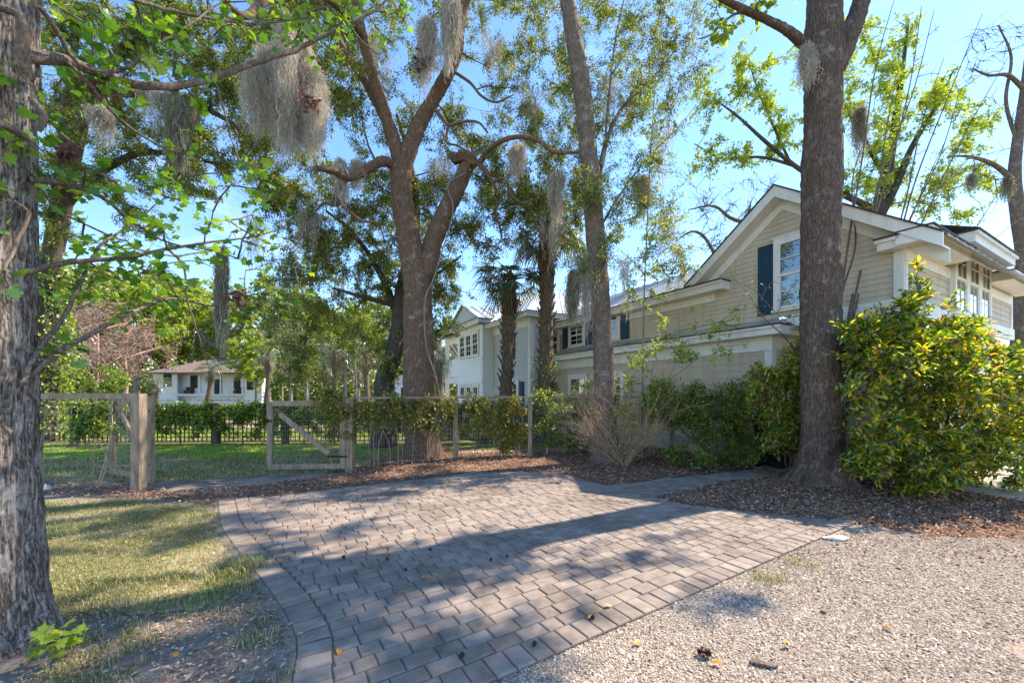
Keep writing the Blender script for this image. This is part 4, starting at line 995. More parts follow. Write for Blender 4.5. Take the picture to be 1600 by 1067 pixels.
# ---- main live oak
ob = G(662, 712); oD = 10.2
oak_l = [
 (PL([(662, 716, oD), (657, 650, oD), (655, 580, oD), (653, 500, oD), (650, 430, oD), (638, 370, oD), (628, 310, oD), (627, 262, oD)]), [.46, .42, .385, .375, .37, .30, .265, .26]),
 (PL([(640, 400, oD), (664, 425, oD), (676, 380, oD + .1), (694, 335, oD + .1), (714, 295, oD + .1), (729, 262, oD + .1), (734, 248, oD + .1)]), [.22, .27, .245, .225, .205, .20, .22]),
 (PL([(628, 300, oD), (625, 255, oD), (606, 190, oD - .2), (583, 120, oD - .5), (567, 60, oD - .8), (556, 0, oD - 1.1), (548, -90, oD - 1.5)]), [.17, .18, .165, .14, .12, .10, .06]),
 (PL([(605, 195, oD - .2), (590, 165, oD - .2), (566, 120, oD - .1), (545, 92, oD), (530, 60, oD + .2), (515, 10, oD + .4)]), [.11, .11, .10, .09, .075, .05]),
 (PL([(628, 305, oD), (633, 255, oD), (652, 200, oD + .1), (676, 158, oD + .2), (698, 118, oD + .2), (714, 78, oD + .3), (718, 40, oD + .3), (735, -30, oD + .3), (760, -120, oD + .4)]), [.18, .215, .205, .19, .175, .165, .15, .12, .08]),
 (PL([(620, 262, oD), (598, 252, oD - .3), (568, 268, oD - .7), (545, 278, oD - 1.0), (520, 268, oD - 1.3), (490, 262, oD - 1.6)]), [.12, .115, .105, .09, .07, .05]),
 (PL([(538, 278, oD - 1.0), (526, 300, oD - 1.0), (525, 320, oD - 1.0), (505, 318, oD - 1.0), (490, 335, oD - 1.0)]), [.06, .055, .045, .03, .018]),
 (PL([(526, 312, oD - 1.0), (545, 330, oD - 1.0), (565, 345, oD - .9), (590, 350, oD - .8), (600, 372, oD - .7)]), [.04, .038, .03, .025, .015]),
 (PL([(733, 255, oD), (748, 254, oD - .2), (762, 236, oD - .5), (785, 220, oD - .8), (815, 214, oD - 1.0), (845, 222, oD - 1.2), (865, 238, oD - 1.4), (905, 238, oD - 1.6)]), [.07, .075, .065, .058, .052, .047, .04, .03]),
 (PL([(748, 256, oD - .2), (764, 275, oD - .3), (776, 300, oD - .3), (773, 330, oD - .3), (780, 350, oD - .3), (784, 372, oD - .3)]), [.06, .06, .052, .035, .03, .02]),
 (PL([(768, 285, oD - .3), (788, 280, oD - .5), (800, 305, oD - .6), (820, 318, oD - .7), (845, 305, oD - .8)]), [.04, .04, .035, .025, .015]),
 (PL([(680, 172, oD), (692, 185, oD - .2), (702, 196, oD - .4), (725, 190, oD - .5), (748, 192, oD - .6), (762, 208, oD - .7)]), [.045, .045, .04, .035, .028, .02]),
 (PL([(700, 196, oD - .4), (698, 222, oD - .4), (715, 228, oD - .5), (735, 240, oD - .5)]), [.03, .028, .022, .015]),
 (PL([(709, 112, oD), (735, 130, oD - .3), (752, 150, oD - .4), (775, 160, oD - .6), (803, 148, oD - .8)]), [.04, .035, .03, .025, .012]),
 (PL([(567, 60, oD - .8), (540, 20, oD - 1.6), (490, -10, oD - 2.4), (420, 0, oD - 3.2), (380, 25, oD - 3.8), (330, -20, oD - 4.2)]), [.09, .085, .08, .07, .055, .035]),
]
hol = [(740, 130, 40, 30), (560, 300, 25, 20), (690, 330, 22, 28), (600, 420, 14, 20), (480, 280, 30, 25)]
cl = clumps([(520, 1060, -20, 200, 10.6, 14.5, 170), (560, 900, 190, 340, 10.7, 13.5, 105), (430, 640, 270, 440, 10.6, 13, 60), (760, 930, 240, 400, 9.6, 11.5, 34), (360, 560, -40, 180, 8.5, 11, 66), (640, 800, 330, 470, 10.8, 13, 34)], (.35, .65), hol)
cl += dome((ob[0] + 1, ob[1] + .5, 13), 4.0, 3.0, 1.6, 14, (.5, .8), .5)
oak = make_tree('live_oak', 'large live oak with brown forked trunk and cut limb rising behind the wire fence', 'tree', ob, oak_l, cl, M['lf_oak'], M['bark_oak'], 640, .074, .03, trunkseg=44, step=.06, barkp=bark_fn(22, 7, .03, .06, 0, .3, 5), twigs=6, rmax=.045, droop=.2, tw_r=.005)
brl = MB(); c = P(726, 246, oD + .05)
for k, (dx, r) in enumerate(((0, .26), (-.2, .15), (.17, .13))):
    brl.tube([c + [dx, 0, -.14], c + [dx * 1.2, -.02, -.03], c + [dx * 1.25, 0, .06]], [r * .7, r * 1.02, r * .8], 14, True, bark_fn(12, 9, .06))
o = brl.build('burl', M['bark_oak'], oak); o.location = tuple(-ob)
vn = MB(); vn.tube(smooth_path(PL([(700, 690, oD - .45), (684, 600, oD - .4), (666, 540, oD - .42), (664, 470, oD - .44), (676, 440, oD - .3), (690, 395, oD - .2), (708, 330, oD - .15), (700, 290, oD - .15), (727, 270, oD - .2)]), None, .1)[0], .016, 6)
o = vn.build('climbing_stem', M['bark_pale']); tag(o, 'thin pale vine stem climbing the trunk of the large oak', 'vine')

# ---- leaning dark oak behind
b2 = G(598, 698)
l2_ = [(PL([(598, 700, 11.8), (604, 640, 11.8), (600, 600, 11.8), (614, 555, 11.9), (624, 510, 12), (628, 460, 12.1), (640, 400, 12.4), (650, 330, 12.8), (640, 250, 13), (620, 180, 13)]), [.36, .32, .30, .27, .25, .23, .18, .14, .09, .05]),
       (PL([(622, 500, 12), (605, 450, 12.2), (578, 400, 12.5), (548, 360, 12.8), (510, 330, 13)]), [.12, .10, .08, .06, .035]),
       (PL([(625, 480, 12), (590, 470, 11.6), (560, 462, 11.2), (520, 450, 11)]), [.08, .07, .055, .03]),
       (PL([(628, 455, 12), (680, 430, 12.4), (720, 400, 12.8)]), [.07, .05, .03])]
cl = clumps([(430, 640, 350, 570, 11, 14.5, 90), (640, 712, 400, 540, 12, 15, 24), (470, 700, 250, 380, 12, 15, 34), (430, 520, 480, 600, 11.5, 13.5, 16)], (.4, .7), [(665, 590, 20, 40), (520, 545, 20, 18)])
make_tree('live_oak', 'dark leaning oak with dense low foliage behind the large forked trunk', 'tree', b2, l2_, cl, M['lf_oak2'], M['bark_dark'], 760, .08, .034, trunkseg=24, barkp=bark_fn(14, 4, .03, .12, 0, .3), twigs=6, rmax=.05, droop=.3, tw_r=.005)

# ---- left live oak, ivy covered
b3 = np.array([-16.0, 13.6, 0.])
l3_ = [(np.array([b3 + [0, 0, -.1], b3 + [.05, 0, 2], b3 + [.1, 0, 4.5], b3 + [.6, -.2, 7], b3 + [1.2, -.4, 10], b3 + [1.6, -.4, 14]]), [.4, .33, .28, .22, .15, .06]),
       (np.vstack([b3 + [.4, 0, 6.5], PL([(130, 180, 13), (165, 110, 12.6), (210, 60, 12), (280, -20, 11.5)])]), [.22, .18, .16, .13, .08]),
       (np.vstack([b3 + [.6, 0, 7.5], PL([(110, 150, 13), (170, 145, 12.5), (240, 150, 12), (320, 170, 12), (400, 215, 12)])]), [.18, .16, .13, .11, .08, .04]),
       (np.vstack([b3 + [.2, 0, 5], PL([(100, 330, 13.5), (190, 250, 13), (270, 240, 13), (350, 260, 13)])]), [.16, .13, .1, .07, .04])]
cl = clumps([(50, 470, -20, 140, 11, 15, 92), (60, 420, 130, 300, 11, 15, 66), (60, 240, 280, 360, 12, 15, 16), (300, 500, 60, 330, 11.5, 14.5, 40)], (.45, .8), [(340, 190, 26, 40), (130, 320, 60, 35), (360, 285, 40, 20), (240, 240, 20, 40)])
make_tree('live_oak', 'spreading live oak with small dark leaves filling the sky beyond the nearest trunk', 'tree', b3, l3_, cl, M['lf_oak'], M['bark_dark'], 1150, .082, .036, trunkseg=24, twigs=6, rmax=.06, droop=.25, tw_r=.006)
iv = MB(); n = 4200; a = RNG.uniform(0, 6.28, n); z = RNG.uniform(.3, 6.2, n); rr = .5 + RNG.random(n) * .35 * (1 + .6 * np.sin(z * 2.3 + a))
C = np.stack([b3[0] + np.cos(a) * rr, b3[1] + np.sin(a) * rr, z], 1); leaves(iv, C, np.stack([np.cos(a), np.sin(a), -.8 + 0 * a], 1) + RNG.normal(size=(n, 3)) * .5, .11, .09, T_OVAL)
o = iv.build('ivy', M['lf_hedge']); tag(o, 'ivy climbing the far trunk seen just right of the nearest trunk', 'ivy')

# ---- slim trunk in the middle (laurel oak)
b4 = G(950, 722); D4 = 9.4
l4_ = [(PL([(950, 726, D4), (946, 650, D4), (943, 560, D4), (938, 470, D4), (932, 390, D4), (925, 300, D4), (916, 200, D4), (905, 110, D4), (893, 40, D4), (884, -20, D4), (870, -140, D4), (868, -320, D4)]), [.30, .255, .245, .235, .225, .215, .205, .195, .18, .17, .14, .08]),
       (PL([(938, 260, D4), (948, 220, D4 + .2), (965, 180, D4 + .4), (990, 150, D4 + .8), (1030, 110, D4 + 1.2), (1070, 60, D4 + 1.5)]), [.06, .055, .045, .035, .02, .01]),
       (PL([(930, 300, D4), (945, 240, D4 + .1), (948, 190, D4 + .1), (962, 60, D4 + .3), (985, -40, D4 + .4)]), [.04, .035, .03, .02, .012]),
       (PL([(930, 370, D4), (965, 310, D4 + .1), (1010, 250, D4 + .3), (1060, 200, D4 + .6)]), [.03, .025, .018, .008]),
       (PL([(880, -40, D4), (800, -120, D4 + 1), (700, -180, D4 + 1.5)]), [.1, .08, .04]), (PL([(876, -80, D4), (980, -180, D4 + .5), (1100, -260, D4 + .8)]), [.1, .08, .04])]
cl = clumps([(880, 1080, 130, 440, 8.6, 12, 105), (940, 1110, 0, 170, 9, 12, 36), (760, 920, 60, 330, 10, 13.5, 60)], (.3, .6), [(1080, 240, 40, 90), (905, 60, 70, 50)])
cl += dome((b4[0], b4[1] + .5, 15), 3.2, 3.0, 2.2, 20, (.6, 1.), .4)
make_tree('laurel_oak', 'slim tall tree with slightly curved grey brown trunk behind the bare shrub', 'tree', b4, l4_, cl, M['lf_oak2'], M['bark_mid'], 460, .066, .027, trunkseg=34, step=.07, barkp=bark_fn(18, 5, .022, .13, 0, .25, 4), twigs=6, rmax=.03, droop=.2, tw_r=.004)

# ---- big right trunk
b5 = G(1284, 755); D5 = b5[1]
l5_ = [(np.array([[b5[0] + dx, D5, z] for dx, z in ((0, -.1), (0, .3), (-.01, 1), (-.03, 2.5), (-.03, 4), (.0, 5.5), (.02, 6.8), (.03, 8), (.06, 9.5), (.1, 12), (.15, 15))]), [.37, .345, .325, .31, .302, .297, .292, .285, .25, .2, .11]),
       (PL([(1300, 110, D5), (1325, 60, D5), (1343, 10, D5 + .1), (1362, -60, D5 + .2), (1400, -200, D5 + .4)]), [.2, .16, .15, .14, .09]),
       (PL([(1280, 100, D5), (1258, 72, D5 - .1), (1230, 48, D5 - .2), (1195, 30, D5 - .3), (1160, 14, D5 - .4), (1128, -2, D5 - .5), (1060, -40, D5 - .6)]), [.12, .085, .075, .065, .058, .05, .03]),
       (PL([(1195, 30, D5 - .3), (1150, 22, D5 - .2), (1110, 55, D5 - .1), (1088, 62, D5)]), [.02, .018, .012, .006])]
cl = clumps([(1090, 1190, 0, 60, 6.3, 7.2, 5), (1100, 1160, 40, 70, 6.6, 7, 2)], (.18, .28))
cl += dome((b5[0] + .4, D5 + .8, 13.6), 4.2, 4.0, 2.6, 70, (.4, .7), .3) + dome((b5[0] + 2.7, D5 + .4, 12.4), 2.4, 2.2, 2.2, 52, (.4, .65), .1)  # crown above the frame; second, lower dome added to shade the patio
make_tree('sweetgum_tree', 'thick straight dark brown trunk in front of the house gable', 'tree', b5, l5_, cl, M['lf_spring'], M['bark_pine'], 260, .09, .075, T_OVAL, trunkseg=64, step=.035, barkp=bark_fn(20, 5, .032, .22, .0, .20, 5), twigs=5, rmax=.05, droop=.15, tw_r=.005)

# ---- palms
palm('palmetto_palm', 'cabbage palm with rough leaf bases on the trunk, left one before the shaded wing', G(789, 690) * [1, 0, 0] + [0, 13.0, 0] + [-.0, 0, 0] if False else np.array([-.28, 13.0, 0]), 5.5, .21, (.18, 0), 30, .75, .75)
palm('palmetto_palm', 'taller cabbage palm beside the blue shutter, ivy round its foot', np.array([1.0, 12.6, 0]), 6.9, .23, (.12, 0), 32, .8, .8)
iv = MB(); n = 900; a = RNG.uniform(0, 6.28, n); z = RNG.uniform(.2, 3.1, n) ** 1.0; C = np.stack([1.05 + np.cos(a) * (.27 + .2 * RNG.random(n)), 12.6 + np.sin(a) * .3, z * (1 - .3 * RNG.random(n))], 1)
leaves(iv, C, RNG.normal(size=(n, 3)), .07, .055, T_OVAL); o = iv.build('ivy', M['lf_hedge']); tag(o, 'ivy wrapped around the foot of the taller palm', 'ivy')
for i, (px, py, Y, h, lab) in enumerate(((322, 640, 40, 4.3, 'small palm in front of the white house porch'), (416, 640, 34, 5.2, 'palm at the right end of the white house'), (524, 640, 32, 5.0, 'far palm left of the leaning oak foliage gap'), (508, 640, 36, 4.2, 'shorter far palm beyond the half open gate'), (576, 640, 30, 4.8, 'palm between the far cottage and the lattice hedge'), (690, 640, 24, 3.6, 'palm under the porch of the shaded wing'), (246, 640, 44, 3.0, 'low palm at the left end of the white house'))):
    q = P(px, 640, Y); palm('palmetto_palm', lab, np.array([q[0], Y, 0]), h, .24, (RNG.normal() * .2, 0), 26, .9, .9, boots=False, blades=13, skirt=5)

# ---- woodland behind: a few kinds, copied
def woodland(name, label, h, r, leafm, barkm, ncl, leafn, ll, lw, bare=False):
    lim = [(np.array([[0, 0, -.1], [.1, 0, h * .3], [-.1, .1, h * .6], [0, 0, h * .92]]), [.028 * h * .7, .022 * h * .7, .012 * h * .7, .03])]
    for k in range(7):
        a = k * 2.399; z = h * (.28 + .07 * k); R = r * RNG.uniform(.6, .95)
        lim.append((np.array([[0, 0, z], [math.cos(a) * R * .5, math.sin(a) * R * .5, z + h * .09], [math.cos(a) * R, math.sin(a) * R, z + h * .17]]), [.10, .07, .03]))
    c = dome((0, 0, h * .63), r, r, h * .36, ncl, (r * .17, r * .30), .3)
    return make_tree(name, label, 'tree', np.zeros(3), lim, c, leafm, barkm, leafn, ll, lw, trunkseg=12, step=.5, twigs=8 if bare else 5, rmax=.09, droop=.05, tw_r=.016 if bare else .01, nseg=3)
GRP = 'trees of the wood beyond the lawn'
protos = {
 'spring': woodland('spring_tree', 'yellow green spring tree in the wood beyond the lawn', 13, 4.2, M['lf_spring'], M['bark_pale'], 80, 150, .30, .22),
 'green': woodland('broadleaf_tree', 'mid green leafy tree in the wood beyond the lawn', 14, 4.6, M['lf_far'], M['bark_pale'], 84, 160, .30, .2),
 'dark': woodland('evergreen_oak', 'dark evergreen tree in the wood beyond the lawn', 12, 4.2, M['lf_oak'], M['bark_dark'], 84, 220, .26, .15),
 'pink': woodland('bare_tree', 'bare reddish twiggy tree in the wood beyond the lawn', 8.5, 3.6, M['lf_red'], M['twig_pink'], 90, 22, .16, .1, True),
 'grey': woodland('bare_tree', 'bare grey twiggy tree in the wood beyond the lawn', 9.5, 3.2, M['lf_dead'], M['twig_grey'], 60, 4, .14, .1, True)}
spots = [('pink', 150, 32, .86), ('pink', 195, 40, .95), ('pink', 105, 36, .9), ('grey', 80, 26, .8), ('green', 60, 44, 1.05), ('spring', 215, 62, 1.25), ('spring', 300, 72, 1.35), ('green', 255, 74, 1.35), ('spring', 375, 70, 1.1),
         ('green', 420, 66, 1.2), ('grey', 345, 62, 1.2), ('spring', 135, 66, 1.2), ('green', 170, 78, 1.4), ('dark', 20, 40, 1.1), ('grey', 455, 40, .8), ('grey', 480, 44, .8), ('green', 480, 62, 1.0), ('spring', 540, 66, 1.0),
         ('grey', 555, 34, .6), ('green', 600, 70, 1.1), ('grey', 690, 50, .8), ('dark', 640, 78, 1.1), ('green', 330, 84, 1.35), ('dark', 90, 60, 1.1), ('spring', 440, 84, 1.1), ('grey', 715, 42, .8), ('spring', 20, 62, 1.2), ('green', 560, 86, 1.1), ('green', 130, 96, 1.4), ('spring', 520, 98, 1.3), ('green', 700, 84, 1.0), ('spring', 400, 48, .55)]
used = set()
for kind, px, Y, sc in spots:
    src = protos[kind]
    o = src if kind not in used else copy_tree(src)
    used.add(kind)
    q = P(px, HOR, Y); o.location = (q[0], Y, 0); o.rotation_euler = (0, 0, RNG.uniform(0, 6.28)); o.scale = (sc * 1.3, sc * 1.3, sc * 1.3); o['group'] = GRP + ': ' + kind
wd = MB(); n = 60000; C = np.stack([RNG.uniform(-150, 30, n), RNG.uniform(100, 125, n), RNG.random(n) ** 1.3 * 15], 1); C = C[C[:, 2] < 7 + 9 * vnoise(np.c_[C[:, 0] * .12, C[:, 1] * .05, C[:, 0] * 0])]
leaves(wd, C, RNG.normal(size=(len(C), 3)), 1.0, .7, T_LEAF); tag(wd.build('woodland', M['lf_far']), kind='stuff')
# ---- yellow-green tree behind the house
b6 = np.array([18.2, 20.0, 0.])
l6_ = [(np.vstack([b6 + [0, 0, -.1], b6 + [.05, 0, 4], PL([(1372, 335, 20), (1385, 280, 20), (1398, 200, 20), (1410, 110, 20), (1420, 30, 20)])]), [.34, .3, .26, .22, .17, .1, .04]),
       (PL([(1372, 345, 20), (1400, 290, 20), (1425, 230, 20), (1460, 170, 20), (1490, 110, 20)]), [.2, .17, .13, .08, .03]),
       (PL([(1372, 330, 20), (1310, 300, 19), (1250, 265, 18.5), (1200, 225, 18), (1150, 180, 18), (1115, 155, 18)]), [.16, .13, .10, .08, .05, .02]),
       (PL([(1250, 262, 18.5), (1190, 246, 18.2), (1130, 248, 18), (1085, 225, 18)]), [.07, .06, .04, .02]), (PL([(1235, 255, 18.5), (1205, 190, 18.5), (1180, 130, 18.5), (1170, 90, 18.5)]), [.06, .05, .03, .015]),
       (PL([(1385, 280, 20), (1340, 200, 19.5), (1300, 130, 19.5), (1250, 60, 19.5)]), [.12, .09, .06, .02])]
cl = clumps([(1085, 1170, 120, 270, 17.5, 19, 20), (1150, 1260, 60, 250, 17.5, 20, 36), (1300, 1480, 20, 200, 18, 22, 62), (1320, 1560, 130, 300, 18, 22, 76), (1330, 1480, 260, 345, 19, 21, 20), (1440, 1580, 270, 340, 19, 21, 10)], (.45, .75), [(1180, 200, 30, 45), (1140, 210, 25, 25), (1230, 140, 22, 22), (1500, 60, 60, 60), (1545, 120, 40, 40), (1440, 130, 22, 30)])
make_tree('spring_tree', 'loose lime green spring tree standing behind the house roof', 'tree', b6, l6_, cl, M['lf_lime'], M['bark_dark'], 250, .125, .09, T_LEAF, trunkseg=14, step=.25, twigs=6, rmax=.05, droop=.1, tw_r=.008)
# ---- right edge tree, nearly bare
b7 = P(1592, HOR, 14) * [1, 1, 0]
l7_ = [(np.vstack([b7, PL([(1598, 480, 14), (1602, 400, 14), (1592, 340, 14), (1585, 280, 14), (1590, 220, 14), (1600, 140, 14), (1610, 40, 14)])]), [.3, .26, .24, .2, .17, .14, .10, .05]),
       (PL([(1586, 285, 14), (1560, 262, 13.8), (1535, 250, 13.6), (1505, 244, 13.4), (1480, 246, 13.2)]), [.09, .075, .06, .04, .02]),
       (PL([(1600, 140, 14), (1575, 118, 13.8), (1545, 118, 13.6), (1520, 108, 13.4)]), [.07, .06, .04, .02]), (PL([(1592, 230, 14), (1572, 160, 14), (1580, 90, 14), (1560, 40, 14)]), [.06, .05, .04, .02])]
cl = clumps([(1500, 1610, 40, 180, 13, 15, 16), (1480, 1600, 225, 330, 13, 15, 14)], (.35, .6))
make_tree('bare_oak', 'nearly bare tree with twisted limbs at the right end of the house', 'tree', b7, l7_, cl, M['lf_oak2'], M['bark_mid'], 22, .06, .025, trunkseg=14, twigs=9, rmax=.03, droop=.1, tw_r=.007)
# ---- bare crown behind the roof
b8 = np.array([11.5, 24.0, 0.])
l8_ = [(np.vstack([b8, PL([(1148, 470, 24), (1160, 400, 24), (1168, 350, 24), (1172, 320, 24)])]), [.3, .26, .22, .15, .05]), (PL([(1168, 350, 24), (1140, 340, 23.5), (1115, 322, 23), (1075, 328, 23)]), [.12, .1, .07, .03]), (PL([(1168, 345, 24), (1190, 320, 24), (1215, 290, 24)]), [.1, .07, .03]),
       (PL([(1118, 400, 24), (1100, 370, 23.5), (1080, 362, 23), (1055, 378, 23)]), [.1, .09, .07, .03])]
cl = clumps([(1065, 1210, 275, 400, 22.5, 25.5, 40)], (.6, 1.0))
make_tree('bare_tree', 'bare grey branched tree seen above the metal roof left of the gable', 'tree', b8, l8_, cl, M['lf_oak2'], M['bark_mid'], 6, .09, .05, trunkseg=12, step=.3, twigs=11, rmax=.05, droop=.05, tw_r=.014)

# ---- sapling with yellow-green leaves between trunk and house
b9 = G(1008, 712); D9 = 8.9
l9_ = [(PL([(1003, 712, D9), (1004, 600, D9), (1006, 480, D9), (1010, 380, D9), (1016, 250, D9), (1025, 120, D9), (1040, -20, D9)]), [.022, .020, .017, .015, .012, .009, .004]),
       (PL([(1004, 560, D9), (1040, 525, D9 - .2), (1085, 512, D9 - .4), (1130, 500, D9 - .6), (1160, 470, D9 - .8)]), [.014, .012, .009, .006, .003]),
       (PL([(1004, 620, D9), (1050, 590, D9), (1090, 560, D9)]), [.01, .007, .004]), (PL([(1008, 430, D9), (980, 400, D9), (955, 380, D9)]), [.01, .007, .004]), (PL([(1010, 640, D9), (985, 690, D9), (990, 715, D9)]), [.012, .01, .01]), (PL([(1000, 700, D9), (1012, 660, D9), (1030, 600, D9)]), [.015, .01, .005])]
cl = clumps([(960, 1070, 330, 470, 8.4, 9.6, 30), (1000, 1165, 480, 560, 7.9, 9, 24), (965, 1080, 540, 690, 8.3, 9.4, 34), (1000, 1060, 130, 330, 8.6, 9.4, 14)], (.16, .3))
make_tree('sapling', 'thin sapling with yellow green leaves between the slim trunk and the house', 'tree', b9, l9_, cl, M['lf_spring'], M['twig_grey'], 210, .062, .04, T_OVAL, trunkseg=8, twigs=5, rmax=.01, droop=.1, tw_r=.003)
# ---- many-stemmed sapling fanning out behind the right trunk
b10 = np.array([6.25, 7.75, 0.]); D10 = 7.7
tips = [(1400, -10, 8.2), (1440, 10, 8.3), (1460, 15, 8.5), (1535, 22, 8.6), (1500, 140, 8.6), (1478, 218, 8.5), (1445, 345, 8.2), (1590, 345, 8.8), (1575, 90, 8.6), (1510, 250, 8.6), (1400, 120, 8.2), (1560, 300, 8.7), (1475, 90, 8.5), (1355, 210, 7.9)]
l10_ = []
for i, t in enumerate(tips):
    s = b10 + [RNG.normal() * .06, RNG.normal() * .06, 0]; e = P(*t); m1 = P(1302 + RNG.uniform(-6, 34), 600 + RNG.uniform(-70, 60), D10 - .15)
    m2 = m1 * .5 + e * .5 + np.array([-.16, 0, .10]) * RNG.uniform(-.6, 1.3)
    m0 = m1 * .45 + m2 * .55 + RNG.normal(size=3) * [.09, .05, .05]; m3 = m2 * .5 + e * .5 + RNG.normal(size=3) * [.10, .06, .08]
    l10_.append((np.array([s, m1, m0, m2, m3, e]), [.024, .020, .017, .014, .010, .005]))
l10_.append((PL([(1292, 560, 6.9), (1262, 515, 6.5), (1225, 480, 6.3), (1200, 440, 6.2), (1165, 400, 6.2)]) + [.25, .9, 0], [.016, .012, .009, .006, .003]))
l10_.append((PL([(1262, 515, 7.4), (1225, 500, 7.2), (1180, 455, 7.1), (1150, 440, 7.0)]), [.010, .008, .006, .003]))
cl = clumps([(1330, 1560, 30, 400, 8, 8.8, 20), (1160, 1260, 440, 520, 7, 7.4, 8)], (.15, .25))
make_tree('sapling', 'many stemmed sapling with long bare shoots fanning out behind the thick trunk', 'tree', b10, l10_, cl, M['lf_spring'], M['bark_mid'], 14, .045, .035, T_OVAL, trunkseg=7, twigs=4, rmax=.008, droop=.0, tw_r=.003)

# ================================================================ SHRUBS, HEDGES, VINES
def shrub(name, label, cat, base, stems, cl, leafm, stemm, leafn, ll, lw, tmpl=T_OVAL, twigs=6, flat=.8, **kw):
    return make_tree(name, label, cat, base, stems, cl, leafm, stemm, leafn, ll, lw, tmpl, trunkseg=7, twigs=twigs, flat=flat, **kw)
def stems_from(b, cs, n, r=.02):
    out = []
    for k in range(n):
        c = np.array(cs[RNG.integers(len(cs))][:3]); s = b + [RNG.normal() * .12, RNG.normal() * .12, 0]
        out.append((np.array([s, s * .6 + c * .4 + [0, 0, .15], c]), [r, r * .7, r * .35]))
    return out
cl = clumps([(1335, 1420, 500, 740, 5.7, 7.4, 82), (1400, 1520, 520, 765, 5.6, 7.4, 118), (1500, 1610, 545, 760, 5.6, 7.6, 92), (1590, 1760, 540, 740, 5.6, 7.6, 66), (1330, 1480, 505, 545, 6.0, 7.2, 30), (1405, 1440, 450, 510, 6.0, 6.4, 8), (1470, 1530, 505, 560, 6, 6.8, 14), (1340, 1360, 690, 740, 5.8, 6.2, 6)], (.16, .3), [(1455, 705, 22, 18), (1480, 655, 22, 14), (1400, 735, 24, 12), (1350, 660, 14, 22), (1540, 600, 20, 14), (1420, 590, 16, 16), (1390, 545, 14, 12), (1560, 720, 18, 16), (1480, 545, 14, 10)])
cl.append((*P(1437, 412, 6.2), .12)); cl.append((*P(1432, 445, 6.2), .14)); cl.append((*P(1500, 470, 6.3), .14)); cl.append((*P(1395, 485, 6.3), .14))
bb = G(1450, 752)
shrub('evergreen_shrub', 'big glossy shrub with yellow green and orange new leaves right of the thick trunk', 'shrub', bb, stems_from(bb, cl, 12, .028), cl, M['lf_bush'], M['bark_mid'], 420, .098, .042, twigs=7, rmax=.014, droop=.0, up=.05, tw_r=.004, jit=.13, flat=.9, tmin=.45, leafdir=.9)
cl = clumps([(1168, 1270, 575, 660, 7.4, 8.4, 80), (1190, 1270, 640, 705, 7.3, 8.2, 44), (1225, 1270, 535, 590, 7.4, 8.2, 22)], (.13, .24))
bb = G(1235, 735)
shrub('evergreen_shrub', 'smaller glossy shrub between the clipped hedge and the thick trunk', 'shrub', bb, stems_from(bb, cl, 6, .02), cl, M['lf_bush'], M['bark_mid'], 380, .09, .038, twigs=6, rmax=.012, droop=.0, up=.05, tw_r=.003, jit=.13, flat=.9, tmin=.45, leafdir=.9)
cl = clumps([(1005, 1190, 600, 650, 8.3, 9.3, 120), (1040, 1185, 640, 720, 8.3, 9.0, 74), (1090, 1120, 690, 725, 8.1, 8.4, 6)], (.16, .28), [(1120, 700, 18, 22), (1065, 690, 20, 16)])
bb = G(1105, 722)
shrub('hedge', 'small leaved green hedge spilling over the fence below the beige wall', 'hedge', bb, stems_from(bb, cl, 14, .016), cl, M['lf_hedge'], M['bark_mid'], 800, .048, .027, twigs=7, rmax=.008, droop=.1, up=.02, tw_r=.0025, jit=.2)
# long hedge on the lattice
cl = []
for k in range(430):
    t = ((k * .61803) % 1); p = q0 + (q1 - q0) * t; cl.append((p[0], p[1] - .05 + RNG.normal() * .16, RNG.uniform(.62, 1.24) if k % 9 else RNG.uniform(.3, .6), RNG.uniform(.17, .25)))
hst = [(np.array([[*(q0 + (q1 - q0) * t), 0], [*(q0 + (q1 - q0) * t), .7], [*(q0 + (q1 - q0) * t), 1.2]]), [.02, .015, .01]) for t in np.linspace(.02, .98, 16)]
shrub('hedge', 'long dark green hedge growing through the lattice fence across the lawn', 'hedge', np.array([-6, 12.7, 0]), hst, cl, M['lf_hedge'], M['bark_dark'], 760, .062, .040, twigs=6, rmax=.01, droop=.1, up=.02, tw_r=.003, jit=.22)
cl = [(x, 17.5 + RNG.normal() * .3, RNG.uniform(.2, 1.0), .5) for x in np.linspace(-22, 0, 60)]
shrub('hedge', 'second low hedge beyond the lattice fence', 'hedge', np.array([-11, 17.5, 0]), [(np.array([[x, 17.5, 0], [x, 17.5, .4], [x, 17.5, .9]]), [.02, .015, .01]) for x in np.linspace(-22, 0, 14)], cl, M['lf_far'], M['bark_dark'], 240, .13, .09, twigs=5, rmax=.01, tw_r=.004, jit=.25)
